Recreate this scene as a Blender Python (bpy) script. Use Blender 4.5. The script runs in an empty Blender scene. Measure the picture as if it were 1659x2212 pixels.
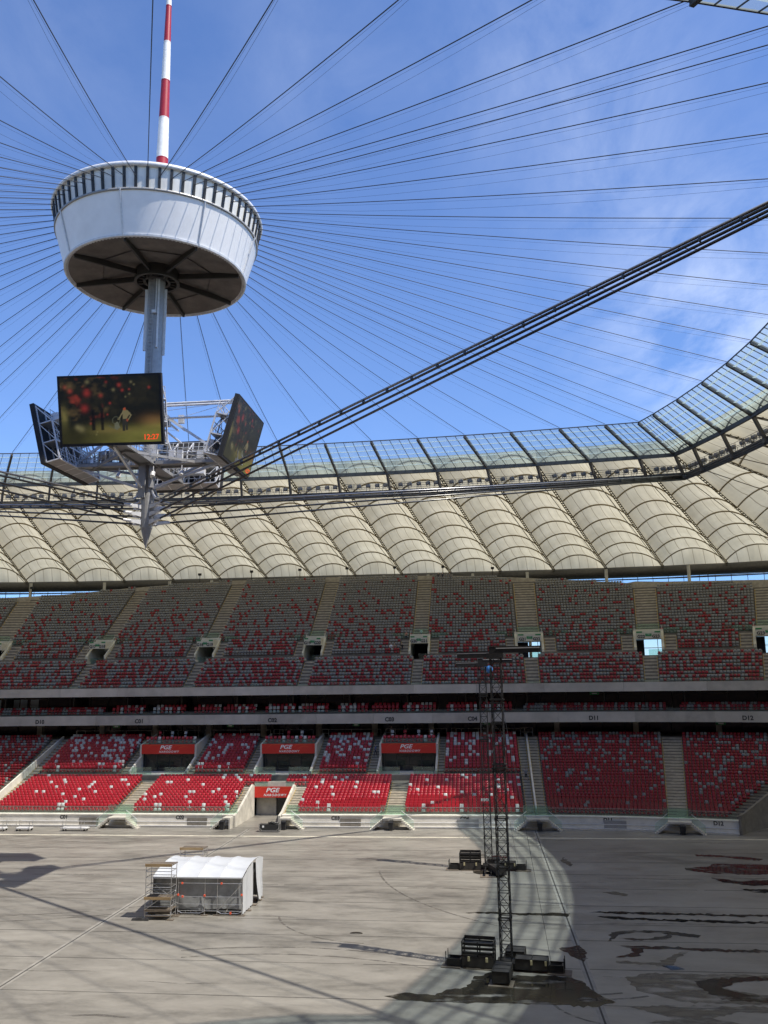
import bpy, bmesh, math, random
import numpy as np
from math import sin, cos, pi, radians, sqrt, atan2, hypot
from mathutils import Vector, Matrix
random.seed(7)
SC = bpy.context.scene
COL = SC.collection

# ------------------------------------------------------------------ camera
F_PX, CX, CY, PW, PH = 1854.0, 829.5, 1106.0, 1659.0, 2212.0
PITCH, YAW, ROLL = radians(11.3), radians(6.2), radians(0.7)
EYE = np.array([26.0, -65.0, 18.3])
_fw = np.array([-sin(YAW)*cos(PITCH), cos(YAW)*cos(PITCH), sin(PITCH)])
_rt = np.array([cos(YAW), sin(YAW), 0.0])
_up = np.cross(_rt, _fw)
_R = _rt*cos(ROLL) - _up*sin(ROLL)
_U = _rt*sin(ROLL) + _up*cos(ROLL)
cam = bpy.data.cameras.new('camera')
cam.sensor_fit = 'VERTICAL'; cam.sensor_height = 24.0
cam.lens = 24.0*F_PX/PH
cam.clip_start = 0.5; cam.clip_end = 6000
camo = bpy.data.objects.new('camera', cam); COL.objects.link(camo)
m = Matrix(((_R[0], _U[0], -_fw[0], EYE[0]), (_R[1], _U[1], -_fw[1], EYE[1]), (_R[2], _U[2], -_fw[2], EYE[2]), (0, 0, 0, 1)))
camo.matrix_world = m
SC.camera = camo

def proj(P):
    v = np.array(P, float) - EYE
    z = v @ _fw
    return CX + F_PX*(v @ _R)/z, CY - F_PX*(v @ _U)/z, z

def floor_at(x, y, Z=0.0):          # plan position on level Z, used to lay out surveyed points of the floor
    d = _fw + _R*(x-CX)/F_PX + _U*(CY-y)/F_PX
    return EYE + d*(Z-EYE[2])/d[2]

# ------------------------------------------------------------------ helpers
WOFF = {}
def woff(o):
    return WOFF.get(o.name, np.zeros(3)) if o is not None else np.zeros(3)

class MB:
    def __init__(s): s.v = []; s.f = []; s.mi = []; s.uv = None
    def n(s): return len(s.v)
    def face(s, pts, mi=0):
        b = len(s.v); s.v.extend([tuple(p) for p in pts]); s.f.append(tuple(range(b, b+len(pts)))); s.mi.append(mi)
    def grid(s, rows, mi=0, closed=False):
        b = len(s.v); nr = len(rows); nc = len(rows[0])
        for r in rows: s.v.extend([tuple(p) for p in r])
        for i in range(nr-1):
            for j in range(nc if closed else nc-1):
                j2 = (j+1) % nc
                s.f.append((b+i*nc+j, b+i*nc+j2, b+(i+1)*nc+j2, b+(i+1)*nc+j)); s.mi.append(mi)
    def box(s, c, size, rz=0.0, mi=0):
        x, y, z = [q/2 for q in size]; ca, sa = cos(rz), sin(rz); b = len(s.v)
        for dx, dy, dz in ((-x,-y,-z),(x,-y,-z),(x,y,-z),(-x,y,-z),(-x,-y,z),(x,-y,z),(x,y,z),(-x,y,z)):
            s.v.append((c[0]+dx*ca-dy*sa, c[1]+dx*sa+dy*ca, c[2]+dz))
        for q in ((0,3,2,1),(4,5,6,7),(0,1,5,4),(1,2,6,5),(2,3,7,6),(3,0,4,7)):
            s.f.append(tuple(b+k for k in q)); s.mi.append(mi)
    def hexa(s, p8, mi=0):
        b = len(s.v); s.v.extend([tuple(p) for p in p8])
        for q in ((0,3,2,1),(4,5,6,7),(0,1,5,4),(1,2,6,5),(2,3,7,6),(3,0,4,7)):
            s.f.append(tuple(b+k for k in q)); s.mi.append(mi)
    def bar(s, p, q, w, h=None, mi=0):
        h = w if h is None else h
        p = np.array(p, float); q = np.array(q, float); d = q-p; L = np.linalg.norm(d)
        if L < 1e-6: return
        d /= L
        r = np.array([0, 0, 1.0]) if abs(d[2]) < .95 else np.array([1.0, 0, 0])
        a = np.cross(d, r); a /= np.linalg.norm(a); c = np.cross(a, d)
        a = a*w/2; c = c*h/2
        s.hexa([p-a-c, p+a-c, p+a+c, p-a+c, q-a-c, q+a-c, q+a+c, q-a+c][0:4] + [q-a-c, q+a-c, q+a+c, q-a+c], mi)
    def tube(s, p, q, r, n=6, r2=None, caps=True, mi=0):
        r2 = r if r2 is None else r2
        p = np.array(p, float); q = np.array(q, float); d = q-p; L = np.linalg.norm(d)
        if L < 1e-6: return
        d /= L
        u = np.array([0, 0, 1.0]) if abs(d[2]) < .95 else np.array([1.0, 0, 0])
        a = np.cross(d, u); a /= np.linalg.norm(a); c = np.cross(a, d); b = len(s.v)
        for P, rr in ((p, r), (q, r2)):
            for k in range(n):
                t = 2*pi*k/n; s.v.append(tuple(P + a*rr*cos(t) + c*rr*sin(t)))
        for k in range(n):
            k2 = (k+1) % n; s.f.append((b+k, b+k2, b+n+k2, b+n+k)); s.mi.append(mi)
        if caps:
            s.f.append(tuple(b+k for k in reversed(range(n)))); s.mi.append(mi)
            s.f.append(tuple(b+n+k for k in range(n))); s.mi.append(mi)
    def path(s, pts, r, n=6, mi=0, closed=False):
        pts = [np.array(p, float) for p in pts]; N = len(pts); rows = []
        for i in range(N):
            if closed: d = pts[(i+1) % N] - pts[i-1]
            else: d = pts[min(i+1, N-1)] - pts[max(i-1, 0)]
            d = d/np.linalg.norm(d)
            u = np.array([0, 0, 1.0]) if abs(d[2]) < .95 else np.array([1.0, 0, 0])
            a = np.cross(d, u); a /= np.linalg.norm(a); c = np.cross(a, d)
            rows.append([pts[i] + a*r*cos(2*pi*k/n) + c*r*sin(2*pi*k/n) for k in range(n)])
        if closed: rows.append(rows[0])
        s.grid(rows, mi, closed=True)
    def lathe(s, c, prof, n=48, mi=0):
        rows = [[(c[0]+r*cos(2*pi*k/n), c[1]+r*sin(2*pi*k/n), z) for k in range(n)] for r, z in prof]
        s.grid(rows, mi, closed=True)
    def build(s, name, mats, parent=None, smooth=False, recalc=True, uvs=None):
        off = woff(parent)
        me = bpy.data.meshes.new(name)
        v = np.array(s.v, float).reshape(-1, 3) - off
        me.from_pydata([tuple(x) for x in v], [], s.f)
        mats = mats if isinstance(mats, (list, tuple)) else [mats]
        for mm in mats: me.materials.append(mm)
        if len(mats) > 1: me.polygons.foreach_set('material_index', s.mi)
        if uvs is not None:
            ul = me.uv_layers.new(name='UVMap')
            li = np.zeros(len(me.loops), dtype=np.int32); me.loops.foreach_get('vertex_index', li)
            ul.data.foreach_set('uv', np.array(uvs, float)[li].ravel())
        if recalc:
            bm = bmesh.new(); bm.from_mesh(me); bmesh.ops.recalc_face_normals(bm, faces=bm.faces); bm.to_mesh(me); bm.free()
        if smooth: me.polygons.foreach_set('use_smooth', [True]*len(me.polygons))
        o = bpy.data.objects.new(name, me); COL.objects.link(o)
        if parent is not None: o.parent = parent
        WOFF[o.name] = off.copy()
        return o

def smooth_by_angle(o, deg=40):
    me = o.data
    me.polygons.foreach_set('use_smooth', [True]*len(me.polygons))
    try: me.set_sharp_from_angle(angle=radians(deg))
    except Exception: pass

def tag(o, label=None, cat=None, group=None, kind=None):
    if label: o['label'] = label
    if cat: o['category'] = cat
    if group: o['group'] = group
    if kind: o['kind'] = kind
    return o

def thing(name, loc, label, cat, group=None):
    o = bpy.data.objects.new(name, None); COL.objects.link(o)
    o.empty_display_size = 0.3; o.location = loc
    WOFF[o.name] = np.array(loc, float)
    return tag(o, label, cat, group)

def copy_tree(o, parent=None):
    c = o.copy(); COL.objects.link(c)
    if parent is not None: c.parent = parent
    for ch in [x for x in bpy.data.objects if x.parent == o]: copy_tree(ch, c)
    return c

# ------------------------------------------------------------------ materials
def mat(name, col, rough=0.7, metal=0.0, noise=0.0, nscale=3.0, bump=0.0, spec=None, stretch=None, dirt=None, coords='Object'):
    mt = bpy.data.materials.new(name); mt.use_nodes = True
    nt = mt.node_tree; bs = nt.nodes['Principled BSDF']
    bs.inputs['Base Color'].default_value = (*col, 1); bs.inputs['Roughness'].default_value = rough
    bs.inputs['Metallic'].default_value = metal
    if spec is not None: bs.inputs['Specular IOR Level'].default_value = spec
    if noise or bump:
        tc = nt.nodes.new('ShaderNodeTexCoord'); mp = nt.nodes.new('ShaderNodeMapping')
        nt.links.new(tc.outputs[coords], mp.inputs['Vector'])
        if stretch: mp.inputs['Scale'].default_value = stretch
        nz = nt.nodes.new('ShaderNodeTexNoise'); nz.inputs['Scale'].default_value = nscale; nz.inputs['Detail'].default_value = 6
        nz.inputs['Roughness'].default_value = 0.62
        nt.links.new(mp.outputs[0], nz.inputs['Vector'])
        cr = nt.nodes.new('ShaderNodeValToRGB')
        lo = tuple(c*(1-noise) for c in col); hi = tuple(min(1, c*(1+noise)) for c in col)
        if dirt: lo = dirt
        cr.color_ramp.elements[0].position = 0.3; cr.color_ramp.elements[1].position = 0.7
        cr.color_ramp.elements[0].color = (*lo, 1); cr.color_ramp.elements[1].color = (*hi, 1)
        nt.links.new(nz.outputs['Fac'], cr.inputs['Fac'])
        nt.links.new(cr.outputs['Color'], bs.inputs['Base Color'])
        if bump:
            bp = nt.nodes.new('ShaderNodeBump'); bp.inputs['Strength'].default_value = bump; bp.inputs['Distance'].default_value = 0.02
            nt.links.new(nz.outputs['Fac'], bp.inputs['Height']); nt.links.new(bp.outputs[0], bs.inputs['Normal'])
    return mt

def glassmat(name, tint, alpha, rough=0.05, refl=0.08):
    # thin sheet glazing: tinted see-through plus a faint reflection
    mt = bpy.data.materials.new(name); mt.use_nodes = True; nt = mt.node_tree
    nt.nodes.remove(nt.nodes['Principled BSDF']); out = nt.nodes['Material Output']
    tr = nt.nodes.new('ShaderNodeBsdfTransparent'); tr.inputs[0].default_value = (*tint, 1)
    df = nt.nodes.new('ShaderNodeBsdfDiffuse'); df.inputs[0].default_value = (*[min(1, c*0.9) for c in tint], 1)
    tl = nt.nodes.new('ShaderNodeBsdfTranslucent'); tl.inputs[0].default_value = (*tint, 1)
    gl = nt.nodes.new('ShaderNodeBsdfGlossy'); gl.inputs['Roughness'].default_value = rough
    m0 = nt.nodes.new('ShaderNodeMixShader'); m0.inputs[0].default_value = 0.5
    nt.links.new(df.outputs[0], m0.inputs[1]); nt.links.new(tl.outputs[0], m0.inputs[2])
    m1 = nt.nodes.new('ShaderNodeMixShader'); m1.inputs[0].default_value = alpha
    nt.links.new(tr.outputs[0], m1.inputs[1]); nt.links.new(m0.outputs[0], m1.inputs[2])
    m2 = nt.nodes.new('ShaderNodeMixShader'); m2.inputs[0].default_value = refl
    nt.links.new(m1.outputs[0], m2.inputs[1]); nt.links.new(gl.outputs[0], m2.inputs[2])
    nt.links.new(m2.outputs[0], out.inputs[0])
    return mt

def math_node(nt, op, a, b=None, clamp=False):
    n = nt.nodes.new('ShaderNodeMath'); n.operation = op; n.use_clamp = clamp
    for i, q in enumerate((a, b)):
        if q is None: continue
        if isinstance(q, (int, float)): n.inputs[i].default_value = q
        else: nt.links.new(q, n.inputs[i])
    return n.outputs[0]

def membrane_mat():
    # coated fabric: partly lets daylight through; seams drawn from the bay's own UVs
    mt = bpy.data.materials.new('membrane_fabric'); mt.use_nodes = True; nt = mt.node_tree
    nt.nodes.remove(nt.nodes['Principled BSDF']); out = nt.nodes['Material Output']
    uv = nt.nodes.new('ShaderNodeUVMap'); sp = nt.nodes.new('ShaderNodeSeparateXYZ'); nt.links.new(uv.outputs[0], sp.inputs[0])
    def seam(src, k, w):
        a = math_node(nt, 'MULTIPLY', src, k); fr = math_node(nt, 'FRACT', a); d = math_node(nt, 'SUBTRACT', fr, 0.5)
        d = math_node(nt, 'ABSOLUTE', d); return math_node(nt, 'GREATER_THAN', d, 0.5-w)
    s1 = seam(sp.outputs[0], 6, 0.032); s2 = seam(sp.outputs[1], 1, 0.022)
    sm = math_node(nt, 'MAXIMUM', s1, s2)
    tc = nt.nodes.new('ShaderNodeTexCoord'); nz = nt.nodes.new('ShaderNodeTexNoise'); nz.inputs['Scale'].default_value = 0.22; nz.inputs['Detail'].default_value = 7
    nt.links.new(tc.outputs['Object'], nz.inputs['Vector'])
    cr = nt.nodes.new('ShaderNodeValToRGB'); cr.color_ramp.elements[0].position = .3; cr.color_ramp.elements[1].position = .7
    cr.color_ramp.elements[0].color = (0.72, 0.655, 0.465, 1); cr.color_ramp.elements[1].color = (0.84, 0.775, 0.57, 1)
    nt.links.new(nz.outputs['Fac'], cr.inputs['Fac'])
    mx = nt.nodes.new('ShaderNodeMix'); mx.data_type = 'RGBA'
    mp2 = nt.nodes.new('ShaderNodeMapping'); mp2.inputs['Scale'].default_value = (9, .55, 1); nt.links.new(uv.outputs[0], mp2.inputs['Vector'])
    oi = nt.nodes.new('ShaderNodeObjectInfo'); ad = nt.nodes.new('ShaderNodeVectorMath'); nt.links.new(mp2.outputs[0], ad.inputs[0]); ml = nt.nodes.new('ShaderNodeMath'); ml.operation = 'MULTIPLY'; ml.inputs[1].default_value = 40; nt.links.new(oi.outputs['Random'], ml.inputs[0]); nt.links.new(ml.outputs[0], ad.inputs[1])
    n2 = nt.nodes.new('ShaderNodeTexNoise'); n2.inputs['Scale'].default_value = 1.0; n2.inputs['Detail'].default_value = 5; nt.links.new(ad.outputs[0], n2.inputs['Vector'])
    dr = nt.nodes.new('ShaderNodeMapRange'); dr.inputs['From Min'].default_value = .35; dr.inputs['From Max'].default_value = .65; dr.inputs['To Min'].default_value = .84; dr.inputs['To Max'].default_value = 1.0; nt.links.new(n2.outputs['Fac'], dr.inputs['Value'])
    dm = nt.nodes.new('ShaderNodeMix'); dm.data_type = 'RGBA'; dm.blend_type = 'MULTIPLY'; dm.inputs[0].default_value = 1; nt.links.new(cr.outputs[0], dm.inputs[6]); nt.links.new(dr.outputs[0], dm.inputs[7])
    nt.links.new(sm, mx.inputs[0]); nt.links.new(dm.outputs[2], mx.inputs[6]); mx.inputs[7].default_value = (0.42, 0.36, 0.24, 1)
    df = nt.nodes.new('ShaderNodeBsdfDiffuse'); tl = nt.nodes.new('ShaderNodeBsdfTranslucent')
    nt.links.new(mx.outputs[2], df.inputs[0]); nt.links.new(mx.outputs[2], tl.inputs[0])
    ms = nt.nodes.new('ShaderNodeMixShader'); ms.inputs[0].default_value = MEMBRANE_T
    nt.links.new(df.outputs[0], ms.inputs[1]); nt.links.new(tl.outputs[0], ms.inputs[2]); nt.links.new(ms.outputs[0], out.inputs[0])
    return mt
MEMBRANE_T = 0.385

def floor_mat():
    mt = bpy.data.materials.new('floor_concrete'); mt.use_nodes = True; nt = mt.node_tree; bs = nt.nodes['Principled BSDF']
    tc = nt.nodes.new('ShaderNodeTexCoord')
    def nz(scale, st, det=8, rough=.6, dist=0.0):
        mp = nt.nodes.new('ShaderNodeMapping'); mp.inputs['Scale'].default_value = st; nt.links.new(tc.outputs['Object'], mp.inputs['Vector'])
        n = nt.nodes.new('ShaderNodeTexNoise'); n.inputs['Scale'].default_value = scale; n.inputs['Detail'].default_value = det
        n.inputs['Roughness'].default_value = rough; n.inputs['Distortion'].default_value = dist
        nt.links.new(mp.outputs[0], n.inputs['Vector']); return n.outputs['Fac']
    a = nz(0.11, (0.45, 1.0, 1), 8, .65, .3); b = nz(0.5, (0.42, 1.2, 1), 9, .72, .4); c = nz(5.0, (0.7, 1, 1), 4, .7); d = nz(0.9, (1, 1.2, 1), 6, .6, .6)
    s = math_node(nt, 'ADD', math_node(nt, 'MULTIPLY', a, .40), math_node(nt, 'MULTIPLY', b, .42))
    s = math_node(nt, 'ADD', s, math_node(nt, 'MULTIPLY', c, .08)); s = math_node(nt, 'ADD', s, math_node(nt, 'MULTIPLY', d, .10))
    cr = nt.nodes.new('ShaderNodeValToRGB'); e = cr.color_ramp.elements
    e[0].position = .37; e[0].color = (0.095, 0.089, 0.078, 1); e[1].position = .63; e[1].color = (0.29, 0.271, 0.235, 1)
    k = e.new(.5); k.color = (0.212, 0.198, 0.172, 1)
    nt.links.new(s, cr.inputs['Fac'])
    # each poured slab has a slightly different tone
    sp = nt.nodes.new('ShaderNodeSeparateXYZ'); nt.links.new(tc.outputs['Object'], sp.inputs[0])
    yy = math_node(nt, 'FLOOR', math_node(nt, 'DIVIDE', math_node(nt, 'ADD', sp.outputs[1], 28.4), 6.12))
    xx = math_node(nt, 'FLOOR', math_node(nt, 'DIVIDE', math_node(nt, 'ADD', sp.outputs[0], 41.4), 36.85))
    wn = nt.nodes.new('ShaderNodeTexWhiteNoise'); wn.noise_dimensions = '2D'
    cb = nt.nodes.new('ShaderNodeCombineXYZ'); nt.links.new(xx, cb.inputs[0]); nt.links.new(yy, cb.inputs[1]); nt.links.new(cb.outputs[0], wn.inputs['Vector'])
    tone = math_node(nt, 'ADD', math_node(nt, 'MULTIPLY', wn.outputs['Value'], .16), .92)
    mx = nt.nodes.new('ShaderNodeMix'); mx.data_type = 'RGBA'; mx.blend_type = 'MULTIPLY'; mx.inputs[0].default_value = 1
    nt.links.new(cr.outputs[0], mx.inputs[6]); nt.links.new(tone, mx.inputs[7]); nt.links.new(mx.outputs[2], bs.inputs['Base Color'])
    rr = math_node(nt, 'ADD', math_node(nt, 'MULTIPLY', b, .40), .22); nt.links.new(rr, bs.inputs['Roughness'])
    bp = nt.nodes.new('ShaderNodeBump'); bp.inputs['Strength'].default_value = .1; bp.inputs['Distance'].default_value = .02
    nt.links.new(c, bp.inputs['Height']); nt.links.new(bp.outputs[0], bs.inputs['Normal'])
    return mt

M = {}
M['floor'] = floor_mat()
M['conc'] = mat('concrete_grey', (0.48, 0.455, 0.395), .85, noise=.22, nscale=.9, bump=.1)
M['conc_l'] = mat('concrete_pale', (0.58, 0.56, 0.50), .8, noise=.14, nscale=.8, bump=.05)
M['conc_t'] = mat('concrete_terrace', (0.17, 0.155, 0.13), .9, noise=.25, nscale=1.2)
M['conc_aisle'] = mat('concrete_aisle', (0.42, 0.38, 0.30), .85, noise=.25, nscale=1.6)
M['fascia'] = mat('fascia_concrete', (0.46, 0.43, 0.375), .75, noise=.16, nscale=.35)
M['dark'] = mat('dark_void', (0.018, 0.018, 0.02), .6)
M['dglass'] = mat('dark_glazing', (0.012, 0.014, 0.018), .12, spec=.6)
M['dgrey'] = mat('dark_grey_steel', (0.055, 0.055, 0.055), .5, metal=.3, noise=.3, nscale=4)
M['steel'] = mat('grey_steel', (0.34, 0.337, 0.33), .42, metal=.25, noise=.12, nscale=2.5)
M['steel_l'] = mat('pale_steel', (0.68, 0.68, 0.68), .45, metal=.15, noise=.12, nscale=3)
M['galv'] = mat('galvanised_tube', (0.50, 0.50, 0.50), .35, metal=.8, noise=.2, nscale=6)
M['cable'] = mat('dark_cable', (0.030, 0.036, 0.05), .6)
M['cable_b'] = mat('bundle_cable', (0.10, 0.10, 0.097), .30, metal=.75)
M['rib'] = mat('rib_steel', (0.085, 0.08, 0.073), .5, metal=.2, noise=.2, nscale=2)
M['valley'] = mat('valley_cable', (0.13, 0.105, 0.06), .6)
M['arch'] = mat('arch_tube', (0.26, 0.215, 0.13), .55)
M['white'] = mat('white_cladding', (0.92, 0.915, 0.90), .45, noise=.05, nscale=.7)
M['corr'] = mat('corrugated_white', (0.74, 0.74, 0.70), .5, noise=.12, nscale=2, stretch=(1, 1, .1))
M['soffit'] = mat('brown_soffit', (0.165, 0.145, 0.125), .8, noise=.3, nscale=.6)
M['soffit_b'] = mat('soffit_beam', (0.05, 0.048, 0.045), .6)
M['red_p'] = mat('red_paint', (0.36, 0.018, 0.03), .42, noise=.1, nscale=2)
M['white_p'] = mat('white_paint', (0.78, 0.78, 0.76), .42, noise=.12, nscale=1.2)
M['black'] = mat('black_steel', (0.013, 0.013, 0.014), .45, noise=.4, nscale=4)
M['black_m'] = mat('black_matt', (0.02, 0.02, 0.021), .75, noise=.3, nscale=3)
M['ballast'] = mat('ballast_top', (0.028, 0.025, 0.023), .6, noise=.5, nscale=1.5)
M['wood'] = mat('plank_wood', (0.27, 0.19, 0.10), .8, noise=.3, nscale=4, stretch=(.3, 3, 3))
M['woodg'] = mat('weathered_plank', (0.13, 0.105, 0.08), .85, noise=.4, nscale=5, stretch=(.4, 3, 3))
M['tarp'] = mat('white_tarpaulin', (0.50, 0.52, 0.545), .4, noise=.05, nscale=1.5, bump=.25)
M['tarp_s'] = mat('grey_side_sheet', (0.26, 0.27, 0.275), .45, noise=.25, nscale=1.1, bump=.4)
M['yellow'] = mat('yellow_edge', (0.50, 0.34, 0.08), .6)
M['green'] = mat('green_sign', (0.03, 0.22, 0.07), .5)
M['txt'] = mat('sign_black', (0.03, 0.03, 0.03), .6)
M['txtw'] = mat('sign_white', (0.82, 0.82, 0.82), .5)
M['ban'] = mat('banner_red', (0.62, 0.028, 0.018), .45)
M['ban2'] = mat('banner_orange', (0.66, 0.06, 0.02), .45)
M['seat_r'] = mat('red_seat_plastic', (0.34, 0.009, 0.018), .32, noise=.22, nscale=1.5)
M['seat_r2'] = mat('plain_red_seat_shaded', (0.25, 0.007, 0.013), .35, noise=.25, nscale=1.5)  # plain seat kind, darkened as well for the shade over its blocks
M['seat_g2'] = mat('plain_grey_seat_shaded', (0.20, 0.203, 0.198), .35, noise=.22, nscale=1.5)  # plain kind again, grey kept low to stand for the shaded blocks
M['seat_g'] = mat('grey_seat_plastic', (0.50, 0.50, 0.485), .32, noise=.18, nscale=1.5)  # pale padded kind, lightened further to read as sunlit in block C
M['puddle'] = mat('wet_concrete', (0.030, 0.026, 0.020), .07, spec=.42, noise=.3, nscale=.6)
M['damp'] = mat('damp_concrete', (0.075, 0.066, 0.053), .4, noise=.25, nscale=.8)
M['joint'] = mat('joint_dark', (0.05, 0.046, 0.04), .9, noise=.4, nscale=2)
M['strip'] = mat('pale_strip', (0.48, 0.45, 0.36), .8, noise=.2, nscale=1.2)
M['skin'] = mat('skin', (0.50, 0.33, 0.25), .6)
M['ground'] = mat('outer_ground', (0.12, 0.13, 0.07), .9, noise=.4, nscale=.05)
M['blue'] = mat('blue_cover', (0.03, 0.16, 0.42), .5)
M['orange'] = mat('orange_clamp', (0.75, 0.11, 0.05), .5)
M['glass_b'] = glassmat('balustrade_glass', (0.80, 0.93, 0.87), .06, .05, .06)
M['glass_roof'] = glassmat('canopy_glass', (0.68, 0.80, 0.84), .19, .06, .05)
M['glass_f'] = glassmat('facade_glass', (0.70, 0.84, 0.97), .10, .05, .05)
M['mull_l'] = mat('mullion_pale', (0.74, 0.80, 0.80), .4, metal=.2)
M['pipe'] = mat('conduit_grey', (0.30, 0.30, 0.30), .32, metal=.7)
M['memb'] = membrane_mat()
def ragged(mt, lo, hi, sc):
    # broken outline: the wet film is missing where the slab sits a little higher
    nt = mt.node_tree; out = nt.nodes['Material Output']; bs = nt.nodes['Principled BSDF']; tc = nt.nodes.new('ShaderNodeTexCoord')
    mp = nt.nodes.new('ShaderNodeMapping'); mp.inputs['Scale'].default_value = (.55, 1.3, 1); nt.links.new(tc.outputs['Object'], mp.inputs['Vector'])
    nz = nt.nodes.new('ShaderNodeTexNoise'); nz.inputs['Scale'].default_value = sc; nz.inputs['Detail'].default_value = 7; nz.inputs['Roughness'].default_value = .6; nt.links.new(mp.outputs[0], nz.inputs['Vector'])
    mr = nt.nodes.new('ShaderNodeMapRange'); mr.inputs['From Min'].default_value = lo; mr.inputs['From Max'].default_value = hi; nt.links.new(nz.outputs['Fac'], mr.inputs['Value'])
    tr = nt.nodes.new('ShaderNodeBsdfTransparent'); ms = nt.nodes.new('ShaderNodeMixShader'); nt.links.new(mr.outputs[0], ms.inputs[0]); nt.links.new(tr.outputs[0], ms.inputs[1]); nt.links.new(bs.outputs[0], ms.inputs[2]); nt.links.new(ms.outputs[0], out.inputs[0])
ragged(M['puddle'], .33, .47, .8); ragged(M['damp'], .38, .60, .6)
M['wall_l'] = mat('front_wall_pale', (0.66, 0.63, 0.56), .8, noise=.14, nscale=.7)
M['frit'] = glassmat('white_frit_band', (0.93, 0.97, 0.96), .62, .2, .03)
M['drain'] = mat('drain_edge', (0.25, 0.235, 0.205), .8, noise=.2, nscale=1.2)
# ------------------------------------------------------------------ world and sun
SUN_EL, SUN_AZ = radians(59.5), radians(111.0)      # azimuth from +Y towards +X
sun_dir = Vector((sin(SUN_AZ)*cos(SUN_EL), cos(SUN_AZ)*cos(SUN_EL), sin(SUN_EL)))
sl = bpy.data.lights.new('sun', 'SUN'); sl.energy = 5.0; sl.angle = radians(0.55); sl.color = (1.0, 0.94, 0.84)
so = bpy.data.objects.new('sun', sl); COL.objects.link(so); so.rotation_euler = sun_dir.to_track_quat('Z', 'Y').to_euler(); so.location = (60, -20, 150)
W = bpy.data.worlds.new('World'); SC.world = W; W.use_nodes = True
nt = W.node_tree; bg = nt.nodes['Background']; bg.inputs['Strength'].default_value = 0.145
sky = nt.nodes.new('ShaderNodeTexSky'); sky.sky_type = 'NISHITA'; sky.sun_disc = False
sky.sun_elevation = SUN_EL; sky.sun_rotation = SUN_AZ; sky.air_density = 1.0; sky.dust_density = 0.0; sky.ozone_density = 6.0; sky.altitude = 120
# thin high cloud laid on a plane far above
tc = nt.nodes.new('ShaderNodeTexCoord'); sp = nt.nodes.new('ShaderNodeSeparateXYZ'); nt.links.new(tc.outputs['Generated'], sp.inputs[0])
zz = math_node(nt, 'MAXIMUM', sp.outputs[2], 0.03)
px = math_node(nt, 'DIVIDE', sp.outputs[0], zz); py = math_node(nt, 'DIVIDE', sp.outputs[1], zz)
cb = nt.nodes.new('ShaderNodeCombineXYZ'); nt.links.new(px, cb.inputs[0]); nt.links.new(py, cb.inputs[1])
mp = nt.nodes.new('ShaderNodeMapping'); mp.inputs['Rotation'].default_value = (0, 0, radians(28)); mp.inputs['Scale'].default_value = (1.5, .75, 1)
nt.links.new(cb.outputs[0], mp.inputs['Vector'])
n1 = nt.nodes.new('ShaderNodeTexNoise'); n1.inputs['Scale'].default_value = 2.6; n1.inputs['Detail'].default_value = 10; n1.inputs['Roughness'].default_value = .62; n1.inputs['Distortion'].default_value = .35
nt.links.new(mp.outputs[0], n1.inputs['Vector'])
n2 = nt.nodes.new('ShaderNodeTexNoise'); n2.inputs['Scale'].default_value = .55; n2.inputs['Detail'].default_value = 3
nt.links.new(mp.outputs[0], n2.inputs['Vector'])
def blob(cx, cy, rx, ry):
    a = math_node(nt, 'POWER', math_node(nt, 'DIVIDE', math_node(nt, 'SUBTRACT', px, cx), rx), 2.0)
    b = math_node(nt, 'POWER', math_node(nt, 'DIVIDE', math_node(nt, 'SUBTRACT', py, cy), ry), 2.0)
    s = math_node(nt, 'ADD', a, b); return math_node(nt, 'POWER', 2.718, math_node(nt, 'MULTIPLY', s, -1.0))
CLOUDS = [(1230, 130, .55, .75), (1330, 360, .38, .5), (1560, 640, .95, 1.4), (1450, 560, .6, .5), (60, 40, .55, .3), (700, 150, .4, .35), (1640, 800, .9, 1.6)]
wsum = None
for (ix, iy, r, amp) in CLOUDS:
    d = _fw + _R*(ix-CX)/F_PX + _U*(CY-iy)/F_PX
    q = math_node(nt, 'MULTIPLY', blob(d[0]/d[2], d[1]/d[2], r*.36, r*.62), amp)
    wsum = q if wsum is None else math_node(nt, 'ADD', wsum, q)
cover = math_node(nt, 'ADD', math_node(nt, 'MULTIPLY', wsum, .34), .02)
th = math_node(nt, 'MULTIPLY', math_node(nt, 'SUBTRACT', n1.outputs['Fac'], .34), 2.0, True)
cl = math_node(nt, 'MULTIPLY', math_node(nt, 'MULTIPLY', th, cover), .95, True)
mx = nt.nodes.new('ShaderNodeMix'); mx.data_type = 'RGBA'
tn = nt.nodes.new('ShaderNodeMix'); tn.data_type = 'RGBA'; tn.blend_type = 'MULTIPLY'; tn.inputs[0].default_value = 1; tn.inputs[7].default_value = (.88, .93, 1.10, 1)
nt.links.new(sky.outputs[0], tn.inputs[6]); nt.links.new(cl, mx.inputs[0]); nt.links.new(tn.outputs[2], mx.inputs[6]); mx.inputs[7].default_value = (6.4, 6.9, 8.0, 1)
nt.links.new(mx.outputs[2], bg.inputs['Color'])

# ------------------------------------------------------------------ ground, arena floor
b = MB(); n = 64
ring = lambda r, z: [(r*cos(2*pi*k/n) - 5.2, r*sin(2*pi*k/n) + 12.5, z) for k in range(n)]
b.grid([ring(60, -.25), ring(400, -.25), ring(4000, -.25)], closed=True)
b.face(ring(60, -.25))
tag(b.build('ground', M['ground'], recalc=False), kind='structure')
b = MB(); xs = np.linspace(-95, 85, 25); ys = np.linspace(-45, 72, 18)
b.grid([[(x, y, 0) for x in xs] for y in ys]); tag(b.build('arena_floor', M['floor'], recalc=False), kind='structure')

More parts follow.
